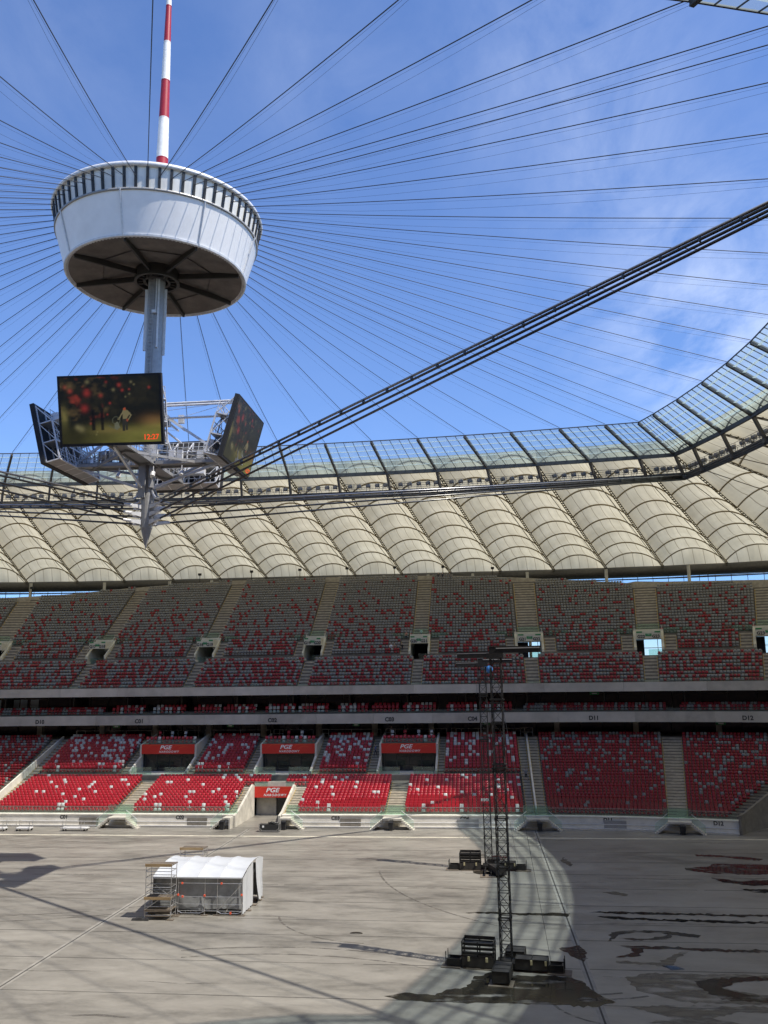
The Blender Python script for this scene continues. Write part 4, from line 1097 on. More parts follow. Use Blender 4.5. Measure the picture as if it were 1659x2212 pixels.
for sd, w in (('left', 'spoke cable from the drum to the left picture edge, %s counted from the top'), ('top', 'spoke cable from the drum to the top picture edge, %s counted from the left'), ('right', 'spoke cable from the drum to the right picture edge, %s counted from the top'), ('end', 'spoke cable ending on the glass canopy edge, %s counted from the left')):
    for i, (q, k) in enumerate(sorted(byside[sd])): LAB[k] = w % ORD[min(i, 25)]
for k, a, c, e in spokes:
    if k not in LAB: continue
    t = thing('spoke_cable', tuple(a), LAB[k], 'cable', 'spoke cables fanning from the drum to the roof edge')
    L = np.linalg.norm(c-a); N = 12
    def sagged(dz, sag, d=0):
        return [a*(1-q)+c*q + np.array([0, 0, dz*(.15+.85*min(1, q*4)) - sag*4*q*(1-q)]) for q in np.linspace(0, 1, N+1)]
    b = MB(); b.path(sagged(0, .25), .036, 5); b.build('main_cable', M['cable'], t)
    b = MB(); b.path(sagged(-.16, .40), .008, 4); b.build('thin_rope', M['cable'], t)
    b = MB(); b.path(sagged(-.35, .95), .009, 4); b.build('thin_rope', M['cable'], t)

# lower cable bundles to the four corners of the tension ring
CORN = {'far right': (1, 1), 'near right': (1, -1), 'near left': (-1, -1), 'far left': (-1, 1)}
BL = {'far right': 'bundle of silver cables from the mast foot to the far right roof corner', 'near right': 'bundle of thick dark cables rising from mast foot to right picture edge', 'near left': 'bundle of cables from mast foot to left edge, upper and brighter of two', 'far left': 'bundle of dark cables from the mast foot to the left edge, lower of the two'}
for nm, (sx, sy) in CORN.items():
    th = atan2(36.0*sy, 53.3*sx); dx, dy = cos(th), sin(th); nx, ny = -dy, dx
    end = np.array([MX+60*sx, MY+41.5*sy, ZR_])
    t = thing('cable_bundle', (MX, MY, 34.3), BL[nm], 'cable', 'lower cable bundles holding the mast foot')
    for z, ze in ((35.1, .04), (34.35, -.08), (33.6, -.20)):
        a = np.array([MX+dx*2.0, MY+dy*2.0, z+.14]); c = end+[0, 0, ze]
        b = MB(); b.tube(a, c, .095, 8); b.build('cable', M['cable_b'], t, smooth=True)
    a = np.array([MX+dx*2.0, MY+dy*2.0, 35.62]); c = end+[0, 0, .22]
    b = MB(); b.tube(a, c, .10, 8); pipe = b.build('conduit_pipe', M['pipe'], t, smooth=True)
    for k in range(1, 30):
        b = MB(); p = a+(c-a)*k/30; b.box((p[0], p[1], p[2]-.2), (.10, .24, .30), th); b.build('clamp', M['cable_b'], pipe)
    b = MB(); b.path([(MX+dx*.5, MY+dy*.5, 37.2), (MX+dx*.8, MY+dy*.8, 36.3), (MX+dx*1.3, MY+dy*1.3, 35.8), (MX+dx*2.1, MY+dy*2.1, 35.65)], .13, 6); b.build('bent_hose', M['galv'], t)

# ------------------------------------------------------------------ service platform under the drum
plat = thing('service_platform', (MX, MY, 39.3), 'grey steel catwalk cross with railings and braces around the mast between the screens', 'platform')
deck = MB(); rl = MB(); br = MB()
for ax in (0, 1):
    L = 9.0
    for off_ in (-.8, .8):
        p = (MX-L, MY+off_, 39.25) if ax == 0 else (MX+off_, MY-L, 39.25); q = (MX+L, MY+off_, 39.25) if ax == 0 else (MX+off_, MY+L, 39.25)
        deck.bar(p, q, .16, .3)
        for h in (.6, 1.15):
            rl.bar((p[0], p[1], 39.3+h), (q[0], q[1], 39.3+h), .05)
        for k in range(17):
            t_ = k/16; x = p[0]+(q[0]-p[0])*t_; y = p[1]+(q[1]-p[1])*t_; rl.bar((x, y, 39.3), (x, y, 40.45), .05)
    if ax == 0: deck.box((MX, MY, 39.33), (2*L, 1.5, .05))
    else: deck.box((MX, MY, 39.335), (1.5, 2*L, .05))
    for sg in (-1, 1):
        for k, z in ((5.2, 45.3), (5.2, 43.9)):
            for off_ in ((-.35, .35) if z > 45 else (0,)):
                p = (MX, MY+off_, z) if ax == 0 else (MX+off_, MY, z); q = (MX+sg*8.6, MY+off_, z) if ax == 0 else (MX+off_, MY+sg*8.6, z); br.tube(p, q, .11, 7)
        p = (MX+sg*.8, MY+.4, 44.6) if ax == 0 else (MX+.4, MY+sg*.8, 44.6); q = (MX+sg*8.2, MY+.4, 39.4) if ax == 0 else (MX+.4, MY+sg*8.2, 39.4); br.bar(p, q, .2, .24)
        p = (MX+sg*.6, MY-.4, 36.9) if ax == 0 else (MX-.4, MY+sg*.6, 36.9); q = (MX+sg*7.2, MY-.4, 39.2) if ax == 0 else (MX-.4, MY+sg*7.2, 39.2); br.bar(p, q, .2, .24)
        for a_, z_ in ((1.5, 44.6), (3.2, 43.9)):
            p = (MX+sg*a_, MY-.2, z_) if ax == 0 else (MX-.2, MY+sg*a_, z_); q = (MX+sg*8.4, MY-.3, 45.2) if ax == 0 else (MX-.3, MY+sg*8.4, 45.2); br.bar(p, q, .035)
for k in range(4):       # square edge catwalk between the arms
    t1 = pi/2*k; t2 = pi/2*(k+1); p = np.array([MX+5.6*cos(t1), MY+5.6*sin(t1), 39.2]); q = np.array([MX+5.6*cos(t2), MY+5.6*sin(t2), 39.2])
    deck.bar(p, q, .16, .24)
    for h in (.6, 1.15): rl.bar(p+[0, 0, h], q+[0, 0, h], .05)
    for j in range(9): x = p+(q-p)*j/8; rl.bar(x, x+[0, 0, 1.15], .05)
deck.build('deck', M['steel'], plat); rl.build('railing', M['steel'], plat); br.build('brace', M['steel_l'], plat)
for dx, dy, z, r in ((1.1, -.5, 44.5, .5), (1.3, .1, 43.7, .45), (-1.0, -.9, 44.3, .45), (.2, 1.2, 44.4, .5), (-3.0, -1.0, 40.3, .65), (-3.4, -.3, 40.9, .55), (-4.2, -.6, 40.2, .5), (-2.4, -.3, 40.0, .5)):
    b = MB(); b.tube((MX+dx-.35, MY+dy, z), (MX+dx+.35, MY+dy, z), r, 14); b.tube((MX+dx-.4, MY+dy, z), (MX+dx+.4, MY+dy, z), r*.35, 8)
    b.box((MX+dx, MY+dy+.3, z-.25), (1.0, .5, .5)); b.build('winch', M['steel'], plat)
for dx, dy, z in ((2.6, -.9, 40.0), (3.4, -1.0, 39.9), (.9, -1.0, 40.1), (5.0, .2, 40.2), (-1.9, -1.0, 40.2), (2.9, .5, 43.9)): b = MB(); b.box((MX+dx, MY+dy, z), (.55, .4, .8)); b.build('equipment_box', M['steel_l'], plat)
for dx in (-2.6, .8, 3.6): b = MB(); b.tube((MX+dx, MY-.9, 38.9), (MX+dx, MY-.9, 38.3), .05, 5); b.tube((MX+dx, MY-.9, 38.3), (MX+dx, MY-1.1, 37.9), .22, 8); b.build('lamp', M['steel_l'], plat)

# ------------------------------------------------------------------ video screens
def screen_colour(u, v, rng_n):
    # slow dark picture: fruit trees over a lawn (generic), u right, v up
    dk = np.array([.010, .012, .006])
    c = dk*.7 + np.array([.035, .028, .010])*max(0, rng_n(u*6, v*6)-.5)*2.4
    lawn = np.array([.26, .25, .055]); edge_ = .20 + .10*u + .04*sin(u*5+.6)
    g = 1/(1+math.exp(-(edge_-v)*34)); gl = g*(.16+.84*max(0, min(1, (u-.18)*1.5)))*(.75+.5*rng_n(u*9, v*16))
    c = c*(1-g*.9) + lawn*gl
    path_ = math.exp(-(((u-.56)/.20)**2+((v-.185)/.045)**2)); c = c + np.array([.12, .065, .03])*path_*.7
    glow = math.exp(-(((u-.93)/.13)**2+((v-.32)/.09)**2)); c = c + np.array([.26, .13, .045])*glow*.8
    c = c + np.array([.16, .15, .04])*math.exp(-(((u-.03)/.04)**2+((v-.40)/.14)**2))
    c = c + np.array([.15, .12, .04])*math.exp(-(((u-.42)/.12)**2+((v-.24)/.08)**2))*.5
    if v > .34:
        q = rng_n(u*7.5+3, v*6+9); 
        m_ = max(0, q-.70)*5*max(0, min(1, (.62-u)*4+.15)); c = c + np.array([.30, .03, .02])*min(1, m_)
        q2 = rng_n(u*9+13, v*8+4); c = c + np.array([.20, .13, .05])*max(0, q2-.60)*2.4*max(0, min(1, (.66-u)*3))
    for (bu, bv, br_, k) in ((.10, .80, .035, 1), (.27, .76, .05, 1), (.24, .53, .055, .9), (.41, .72, .03, .8), (.50, .60, .018, 1), (.47, .43, .014, 1), (.60, .87, .03, 1), (.63, .79, .022, 1), (.70, .80, .016, .9), (.90, .82, .02, .9), (.18, .67, .04, .4), (.47, .92, .02, .6), (.05, .86, .03, .6), (.30, .30, .02, .8)):
        d = ((u-bu)**2*2.2+(v-bv)**2)/br_**2; c = c + np.array([.36, .03, .025])*math.exp(-d)*k
    for (bu, bv, br_) in ((.54, .80, .025), (.72, .91, .02), (.75, .87, .015), (.70, .73, .015), (.66, .69, .014), (.28, .93, .03), (.20, .22, .05), (.16, .25, .04), (.35, .13, .012), (.36, .17, .01)):
        d = ((u-bu)**2*2.2+(v-bv)**2)/br_**2; c = c + np.array([.26, .23, .11])*math.exp(-d)*.7
    for (tu, tw) in ((.325, .02), (.415, .016)):                       # trunks
        if v < .52 and v > .19: c = c*(1-.9*math.exp(-((u-tu)/tw)**4))
    def poly(pts):
        inside = False; j = len(pts)-1
        for i in range(len(pts)):
            (xi, yi), (xj, yj) = pts[i], pts[j]
            if (yi > v) != (yj > v) and u < (xj-xi)*(v-yi)/(yj-yi)+xi: inside = not inside
            j = i
        return inside
    if poly([(.615, .17), (.672, .19), (.668, .36), (.618, .36)]) and not poly([(.640, .16), (.652, .16), (.648, .29)]): c = np.array([.035, .035, .028])
    if poly([(.622, .36), (.665, .36), (.690, .42), (.700, .405), (.668, .335), (.680, .33), (.715, .41), (.69, .465), (.655, .50), (.63, .49), (.58, .365), (.568, .36), (.572, .35), (.59, .35), (.62, .43)]): c = np.array([.28, .24, .12])
    if ((u-.645)**2*2.2+(v-.505)**2) < .022**2: c = np.array([.5, .10, .04])
    if ((u-.668)**2*2.2+(v-.335)**2) < .018**2: c = np.array([.4, .08, .04])
    if poly([(.535, .215), (.56, .19), (.595, .225), (.57, .32), (.535, .285)]): c = np.array([.20, .21, .14])
    if poly([(.475, .255), (.483, .265), (.54, .225), (.54, .205)]): c = np.array([.13, .14, .09])
    d = sqrt((u-.555)**2*2.2+(v-.335)**2)
    if .052 < d < .060: c = np.array([.14, .15, .10])
    return np.minimum(c, 1)
def value_noise(seed):
    r = np.random.RandomState(seed); T = r.rand(64, 64)
    def f(x, y):
        v_ = 0; amp = .6
        for o_ in range(3):
            xi, yi = int(math.floor(x)), int(math.floor(y)); fx, fy = x-xi, y-yi; fx = fx*fx*(3-2*fx); fy = fy*fy*(3-2*fy)
            a = T[xi % 64, yi % 64]*(1-fx)+T[(xi+1) % 64, yi % 64]*fx; c_ = T[xi % 64, (yi+1) % 64]*(1-fx)+T[(xi+1) % 64, (yi+1) % 64]*fx
            v_ += amp*(a*(1-fy)+c_*fy); amp *= .5; x, y = x*2.1+5, y*2.1+7
        return v_/1.05
    return f
SM = bpy.data.materials.new('screen_picture'); SM.use_nodes = True; nt = SM.node_tree; bs = nt.nodes['Principled BSDF']
ca = nt.nodes.new('ShaderNodeVertexColor'); ca.layer_name = 'picture'; bs.inputs['Base Color'].default_value = (.01, .01, .01, 1); bs.inputs['Roughness'].default_value = .5
nt.links.new(ca.outputs[0], bs.inputs['Emission Color']); bs.inputs['Emission Strength'].default_value = .36
CLK = bpy.data.materials.new('clock_red'); CLK.use_nodes = True; q = CLK.node_tree.nodes['Principled BSDF']; q.inputs['Base Color'].default_value = (.3, .02, .01, 1); q.inputs['Emission Color'].default_value = (.85, .07, .02, 1); q.inputs['Emission Strength'].default_value = .85
SW, SH, ST = 9.08, 6.05, .26
pic = None
def make_screen(yaw, dist, label, zc=41.5):
    global pic
    o_ = np.array([cos(yaw), sin(yaw), 0]); sd = np.array([-sin(yaw), cos(yaw), 0]); up_ = np.array([0, 0, 1])*cos(ST)+o_*sin(ST); nrm = o_*cos(ST)-np.array([0, 0, 1])*sin(ST)
    c = np.array([MX, MY, zc])+o_*dist
    L = lambda a, h, d=0: c+sd*a+up_*h+nrm*d
    t = thing('video_screen', tuple(c), label, 'video screen', 'video screens hung around the mast')
    b = MB(); b.hexa([L(-SW/2, -SH/2, -.42), L(SW/2, -SH/2, -.42), L(SW/2, -SH/2, 0), L(-SW/2, -SH/2, 0), L(-SW/2, SH/2, -.42), L(SW/2, SH/2, -.42), L(SW/2, SH/2, 0), L(-SW/2, SH/2, 0)])
    b.build('housing', M['black_m'], t)
    # picture as a fine grid of coloured cells
    NXc, NYc = 150, 100; w, h = SW-.45, SH-.42
    b = MB(); b.grid([[L(-w/2+w*i/NXc, -h/2+h*j/NYc+.03, .02) for i in range(NXc+1)] for j in range(NYc+1)])
    po = b.build('picture', SM, t, recalc=False)
    if pic is None:
        nz_ = value_noise(5); pic = np.ones(((NXc+1)*(NYc+1), 4))
        for j in range(NYc+1):
            for i in range(NXc+1): pic[j*(NXc+1)+i, :3] = screen_colour(i/NXc, j/NYc, nz_)
    at = po.data.color_attributes.new('picture', 'FLOAT_COLOR', 'POINT'); at.data.foreach_set('color', pic.ravel())
    # clock, laid on the tilted face
    cu = bpy.data.curves.new('clock', 'FONT'); cu.body = '12:27'; cu.size = .62; cu.align_x = 'CENTER'; cu.align_y = 'CENTER'; cu.offset = .012
    to = bpy.data.objects.new('clock', cu); COL.objects.link(to); dg = bpy.context.evaluated_depsgraph_get(); dg.update()
    me = bpy.data.meshes.new_from_object(to.evaluated_get(dg)); bpy.data.objects.remove(to)
    base = L(w/2-.85, -h/2+.42, .035)-c
    for v in me.vertices: v.co = Vector(base + sd*v.co.x + up_*v.co.y)
    me.materials.clear(); me.materials.append(CLK); co = bpy.data.objects.new('clock', me); COL.objects.link(co); co.parent = t; WOFF[co.name] = c
    # service frame behind
    b = MB(); sh_ = MB(); D0, D1 = -.45, -1.75
    cols = np.linspace(-SW/2+.25, SW/2-.25, 6); lev = (-SH/2+.1, -SH/2+2.0, -SH/2+3.95, SH/2-.35)
    for a in cols:
        b.bar(L(a, -SH/2+.1, D0), L(a, SH/2-.2, D0), .12); b.bar(L(a, -SH/2+.1, D1), L(a, lev[2], D1), .12)
        for h_ in lev[:3]: b.bar(L(a, h_, D0), L(a, h_, D1), .1)
        b.bar(L(a, lev[2], D1), L(a, SH/2-.3, D0), .1)
        for k in range(2): b.bar(L(a, lev[k], D1), L(a, lev[k+1], D0), .07)
    for i in range(5):
        for k in range(2):
            p, q = (cols[i], cols[i+1]) if (i+k) % 2 else (cols[i+1], cols[i]); b.bar(L(p, lev[k], D1), L(q, lev[k+1], D1), .06)
    for h_ in lev[:3]:
        b.bar(L(cols[0], h_, D1), L(cols[-1], h_, D1), .12)
        for r_ in (.55, 1.1): b.bar(L(cols[0], h_+r_, D1), L(cols[-1], h_+r_, D1), .05)
        for a in np.linspace(cols[0], cols[-1], 16): b.bar(L(a, h_, D1), L(a, h_+1.1, D1), .04)
        sh_.hexa([L(cols[0], h_-.04, D0), L(cols[-1], h_-.04, D0), L(cols[-1], h_-.04, D1), L(cols[0], h_-.04, D1), L(cols[0], h_+.04, D0), L(cols[-1], h_+.04, D0), L(cols[-1], h_+.04, D1), L(cols[0], h_+.04, D1)])
    b.build('service_frame', M['steel_l'], t); sh_.build('service_deck', M['steel'], t)
    for a, h_ in ((2.0, -.4), (-2.2, -1.7), (3.0, 1.4)):
        b = MB(); b.hexa([L(a-.9, h_-.35, D1+.1), L(a+.9, h_-.35, D1+.1), L(a+.9, h_-.35, D1-.5), L(a-.9, h_-.35, D1-.5), L(a-.9, h_+.35, D1+.1), L(a+.9, h_+.35, D1+.1), L(a+.9, h_+.35, D1-.5), L(a-.9, h_+.35, D1-.5)]); b.build('vent_box', M['steel_l'], t)
make_screen(radians(-87.4), 10.25, 'big video screen facing the camera, showing an orchard picture and the time 12:27')
make_screen(0.0, 9.35, 'video screen right of the mast seen at a slant, its dark picture facing right')
make_screen(pi, 9.35, 'video screen at the left seen from behind with its white service frame showing')
make_screen(pi/2, 9.8, 'rear video screen behind the mast foot seen from its framed back, lowest in view')
# ------------------------------------------------------------------ stairs from the floor up to the aisles
def stair(sc, label, left=True, right=True, code=None, half_w=1.25):
    t = thing('front_stair', P3(sc, -.6, 0), label, 'stairs', 'concrete stairs bridging the front wall')
    rz = rang(sc); zl = 1.38; nst = 7; b = MB(); n0, n1 = -1.25, 0.0
    l0, l1 = sc-half_w, sc+half_w
    sbox(b, l0, l1, n0, n1+.75, zl-.22, zl)
    for sg, on in ((-1, left), (1, right)):
        if not on:
            e = l0 if sg < 0 else l1; sbox(b, min(e, e-sg*.2), max(e, e-sg*.2), n0, n1, 0, zl-.22); continue
        e = l0 if sg < 0 else l1; run = 1.62/nst
        for k in range(nst):
            z = zl*(1-(k+1)/(nst+.3)); a = e+sg*run*k; c = e+sg*run*(k+1); zb_ = max(.0, z-.32)
            sbox(b, min(a, c), max(a, c), n0, n1, zb_, z+.0)
    b.build('steps', M['conc'], t)
    b = MB()
    for sg, on in ((-1, left), (1, right)):
        if not on: continue
        e = l0 if sg < 0 else l1
        p = [P3(e, n0+.05, zl), P3(e+sg*1.55, n0+.05, .2), P3(e+sg*1.55, n0+.05, 1.15), P3(e, n0+.05, zl+.95)]; b.face(p); b.build('glass_side', M['glass_b'], t, recalc=False); b = MB()
    b = MB()
    for sg, on in ((-1, left), (1, right)):
        if on:
            e = l0 if sg < 0 else l1; b.tube(P3(e, n0+.05, zl+.97), P3(e+sg*1.55, n0+.05, 1.17), .025, 5)
    if b.v: b.build('handrail', M['steel_l'], t)
    if code: text_mesh('lettering', code, .26, P3(sc, n0-.012, zl-.12), rz, M['txt'], t, offset=.006)
    return t
stair(XL(-22.4), 'concrete stair bridge in front of the aisle between blocks C01 and C02')
stair(XL(-7.55), 'half stair on the left side of the pitch tunnel, descending left', True, False, 'S14', .55)
stair(XL(.25), 'half stair on the right side of the pitch tunnel, descending right', False, True, None, .75)
stair(XL(14.1), 'concrete stair bridge in front of the aisle between blocks C03 and C04', code='S16')
stair(37.7, 'concrete stair bridge in front of the double aisle between blocks C04 and D11', code='S17', half_w=1.4)
stair(54.9, 'concrete stair bridge in shade between blocks D11 and D12', half_w=1.4)
stair(-37.7, 'concrete stair at the left picture edge beside block C01', half_w=1.4)

def bin_(s, n_, label):
    q = rail(s, n_); t = thing('waste_bin', (q[0], q[1], 0), label, 'bin', 'black wheeled bins along the front wall'); x, y = q
    b = MB(); b.hexa([(x-.24, y-.24, .08), (x+.24, y-.24, .08), (x+.24, y+.24, .08), (x-.24, y+.24, .08), (x-.31, y-.32, 1.0), (x+.31, y-.32, 1.0), (x+.31, y+.34, 1.0), (x-.31, y+.34, 1.0)]); b.build('body', M['black_m'], t)
    b = MB(); b.hexa([(x-.34, y-.36, 1.0), (x+.34, y-.36, 1.0), (x+.34, y+.4, 1.03), (x-.34, y+.4, 1.03), (x-.30, y-.30, 1.08), (x+.30, y-.30, 1.08), (x+.30, y+.38, 1.14), (x-.30, y+.38, 1.14)]); b.build('lid', M['black'], t)
    for sg in (-1, 1):
        b = MB(); b.tube((x+sg*.24, y+.26, .1), (x+sg*.31, y+.26, .1), .1, 10); b.build('wheel', M['black'], t)
for s, l in ((XL(-8.0), 'black wheeled bin left of the pitch tunnel mouth'), (XL(.15), 'black wheeled bin right of the pitch tunnel, behind the silver-framed case'), (XL(14.0), 'black wheeled bin under the stair between blocks C03 and C04'), (37.9, 'black wheeled bin under the stair by the dark drain line'), (55.2, 'black wheeled bin under the shaded stair at block D12')): bin_(s, -1.5 if s > 0 and s < 35 or s < 0 else -1.45, l)

# flight case
x, y = -1.35, 47.75
t = thing('equipment_case', (x, y, 0), 'black equipment case in a silver frame, dark cables heaped on top', 'case')
b = MB(); b.box((x, y, .55), (2.45, .95, .72)); b.build('case_body', M['black_m'], t)
b = MB()
for sx in (-1, 1):
    for sy in (-1, 1): b.bar((x+sx*1.27, y+sy*.52, .1), (x+sx*1.27, y+sy*.52, .95), .07); b.bar((x+sx*1.27, y+sy*.52, .5), (x+sx*.9, y+sy*.52, .18), .05)
    b.bar((x+sx*1.27, y-.52, .95), (x+sx*1.27, y+.52, .95), .07); b.bar((x+sx*1.27, y-.52, .14), (x+sx*1.27, y+.52, .14), .07)
for sy in (-1, 1): b.bar((x-1.3, y+sy*.52, .14), (x+1.3, y+sy*.52, .14), .09)
b.build('frame', M['galv'], t)
b = MB(); b.face([(x-.9, y-.485, .55), (x-.65, y-.485, .55), (x-.65, y-.485, .8), (x-.9, y-.485, .8)]); b.build('paper_note', M['txtw'], t)
rg = random.Random(3); b = MB()
for k in range(7):
    cx, cy, cz, r = x+.35+rg.uniform(-.5, .6), y+rg.uniform(-.25, .25), .97+.05*k*.6, rg.uniform(.16, .32); ph = rg.uniform(0, 6)
    b.path([(cx+r*cos(a+ph), cy+r*.8*sin(a+ph), cz+.05*sin(3*a)) for a in np.linspace(0, 2*pi, 14)[:-1]], .05, 5, closed=True)
tag(b.build('cable_heap', M['black']), 'heap of black cables lying on the silver-framed case', 'cables')

# flat platform trolleys near the left end of the wall
def trolley(x, y, L, label, posts):
    t = thing('platform_trolley', (x, y, 0), label, 'trolley', 'platform trolleys by the front wall')
    b = MB(); b.box((x, y, .36), (L, .95, .10)); b.box((x, y+.02, .43), (L*.92, .8, .05)); b.build('platform', M['steel_l'], t)
    b = MB(); b.bar((x-L/2, y-.45, .28), (x+L/2, y-.45, .28), .08); b.bar((x-L/2, y+.45, .28), (x+L/2, y+.45, .28), .08)
    for px in posts:
        for sy in (-.45, .45): b.bar((x+px, y+sy, .05), (x+px, y+sy, 1.25), .06)
    b.build('frame', M['galv'], t)
    for sx in (-1, 1):
        for sy in (-1, 1):
            b = MB(); b.tube((x+sx*L*.4, y+sy*.4-.03, .12), (x+sx*L*.4, y+sy*.4+.03, .12), .12, 10); b.build('wheel', M['black_m'], t)
trolley(-27.2, 47.5, 3.6, 'long flat steel trolley with upright posts below the C01 lettering', (-1.5, 1.0))
trolley(-34.0, 47.2, 2.0, 'short flat trolley with posts standing near the left picture edge', (-.9, .9))
trolley(-37.2, 47.0, 1.6, 'low trolley cut off by the left picture edge', (.6,))

# ------------------------------------------------------------------ covered work stage and scaffolds
tx0, tx1, ty0, ty1, te = -1.4, 6.1, 7.8, 13.9, 2.9
tent = thing('covered_stage', (2.3, 10.8, 0), 'scaffold shelter with arched white tarpaulin roof and grey side sheets on the concrete floor', 'tent')
def roofz(q): return te + .72*(1-((q-.66)/.66)**2) if q < .66 else te+.72-.9*(q-.66)**2*3
b = MB(); rows = []; rg = random.Random(5); NX = 33
for j in range(15):
    q = j/14; row = []
    for i in range(NX):
        u = i/(NX-1); bay = u*4; fx = bay-math.floor(bay); sag = -.07*math.sin(pi*fx)**.8 if 0 < u < 1 else 0
        row.append((tx0+(tx1-tx0)*u, ty0-.12+(ty1-ty0+.24)*q, roofz(q)+sag+rg.uniform(-.008, .008)))
    rows.append(row)
b.grid(rows); ro = b.build('roof_sheet', M['tarp'], tent, smooth=True)
b = MB()
for k in range(5):
    u = tx0+(tx1-tx0)*k/4; b.path([(u, ty0-.12+(ty1-ty0+.24)*q, roofz(q)+.015) for q in np.linspace(0, 1, 13)], .035, 5)
b.bar((tx0, ty0-.12, te-.02), (tx1, ty0-.12, te-.02), .06, .1)
b.build('roof_batten', M['tarp'], ro)
def drape(fn, n_u, n_v, amp, seed):
    rg = random.Random(seed); b = MB(); rows = []
    ph = [rg.uniform(0, 6) for _ in range(6)]
    for j in range(n_v+1):
        v = j/n_v; row = []
        for i in range(n_u+1):
            u = i/n_u; d = amp*(sin(u*31+ph[0])*.5+sin(u*57+ph[1]+v*2)*.3+sin(u*13+v*5+ph[2])*.5)*(1.0-.5*v)
            row.append(fn(u, v, d))
        rows.append(row)
    b.grid(rows); return b
drape(lambda u, v, d: (tx0+(tx1-tx0)*u, ty0+.12+d, .42+(te-.47)*v+.05*sin(u*9)*(1-v)), 40, 10, .05, 1).build('front_sheet', M['tarp_s'], tent, smooth=True)
drape(lambda u, v, d: (tx1+.05+d*.8, ty0+.05+(ty1-ty0)*.52*u, .12+(roofz(u*.52)-.15)*v), 22, 10, .07, 2).build('end_sheet', M['tarp'], tent, smooth=True)
drape(lambda u, v, d: (tx1+.10+d*1.2+.25*(1-u)*(1-v), ty0+.30+(ty1-ty0)*(.55+.42*u)+.3*(1-v)*(1-u), .18+(roofz(.55+.42*u)-.2)*v), 18, 10, .09, 3).build('end_sheet', M['tarp'], tent, smooth=True)
drape(lambda u, v, d: (tx0-.05+d, ty0+(ty1-ty0)*u, .2+(roofz(u)-.25)*v), 20, 6, .05, 4).build('end_sheet', M['tarp'], tent, smooth=True)
drape(lambda u, v, d: (tx0+(tx1-tx0)*u, ty1+d, .2+(te-.2)*v), 20, 4, .05, 6).build('back_sheet', M['tarp_s'], tent, smooth=True)
b = MB(); cl_ = MB(); ft = MB()
pxs = (tx0, .75, 3.0, 4.05, tx1)
for px in pxs:
    b.tube((px, ty0-.05, .06), (px, ty0-.05, te), .035, 6); b.tube((px, ty1, .06), (px, ty1, te), .035, 6)
    for yy in (ty0-.05, ty1): ft.box((px, yy, .03), (.55, .3, .06)); b.box((px, yy, .07), (.16, .16, .02))
for py in np.linspace(ty0+1.6, ty1-1, 3): ft.box((tx1+.1, py, .03), (.5, .35, .06)); b.tube((tx1, py, .06), (tx1, py, 2.9), .035, 6)
for z in (.35, .85, 1.42, 2.45): b.tube((pxs[1], ty0-.09, z), (tx1, ty0-.09, z), .026, 6)
b.tube((4.05, ty0-.12, .35), (tx1-.1, ty0-.12, 2.3), .026, 6); b.tube((tx0, ty0-.09, 1.9), (pxs[1], ty0-.09, .9), .026, 6)
for a, c in ((pxs[1], 3.0), (4.05, tx1)):
    b.path([(a, ty0-.11, .32), (a+.35, ty0-.11, .18), (c-.35, ty0-.11, .18), (c, ty0-.11, .32)], .028, 5)
    for q in (.3, .5, .7): b.bar((a+(c-a)*q, ty0-.11, .18), (a+(c-a)*q, ty0-.11, .34), .035)
b.build('scaffold_frame', M['galv'], tent); ft.build('base_plate', M['woodg'], tent)
for px, z in ((.78, 1.55), (3.0, 1.52), (1.1, 2.45), (4.4, 2.46), (tx1, 1.6), (1.15, 1.42), (tx1-.9, .2)): cl_.box((px, ty0-.13, z), (.13, .12, .14))
cl_.build('clamp', M['orange'], tent)

def scaffold(x0, x1, y0, y1, H, label, decks, wood_front=True, feet=True, zb=0.0):
    t = thing('scaffold_tower', ((x0+x1)/2, (y0+y1)/2, zb), label, 'scaffold', 'tube scaffold towers beside the shelter')
    b = MB()
    for x in (x0, x1):
        for y in (y0, y1): b.tube((x, y, zb+.05), (x, y, H), .03, 6)
    lv = [z for z in (.35, 1.0, 2.0, 2.45, H-1.05, H-.55, H-.1) if z > zb]
    for z in lv:
        for y in (y0, y1): b.tube((x0, y, z), (x1, y, z), .026, 6)
        for x in (x0, x1): b.tube((x, y0, z+.03), (x, y1, z+.03), .026, 6)
    b.tube((x0, y0-.03, .75), (x1, y0-.03, 2.2), .024, 6); b.tube((x1+.03, y0, .4), (x1+.03, y1, 2.4), .03, 6); b.tube((x0, y1, 2.6), (x1, y1, 1.2), .024, 6)
    b.build('tube_frame', M['galv'], t)
    for z, f in decks:
        b = MB()
        for k in range(4):
            yy = y0-.1+(y1-y0+.2)*(k+.5)/4; b.box(((x0+x1)/2, yy, z), (x1-x0+.12, (y1-y0+.2)/4-.02, .055), 0)
        d = b.build('plank_deck', M['woodg'], t)
        if f: b = MB(); b.box(((x0+x1)/2, y0-.15, z+.02), (x1-x0+.1, .04, .22)); b.build('toe_board', M['wood'], d)
    if feet:
        b = MB()
        for x in (x0, x1):
            for y in (y0, y1): b.box((x, y, .03), (.6, .28, .06))
        b.build('base_plate', M['woodg'], t)
    return t
sc1 = scaffold(-1.4, .72, 6.1, 7.3, 4.2, 'silver tube scaffold tower with plank decks in front of the shelter', ((4.12, True), (1.62, True), (.75, False)))
b = MB()
for k in range(4): b.box((-.35, 6.15+.28*k, .3+.13*k), (1.9, .30, .05))
b.box((-.34, 6.05, .68), (2.1, .06, .14)); b.build('step_unit', M['woodg'], sc1)
scaffold(-1.45, .62, 14.4, 15.6, 3.95, 'silver scaffold tower with one plank deck rising behind the shelter', ((3.9, True),))
bb = MB()
rg = random.Random(8)
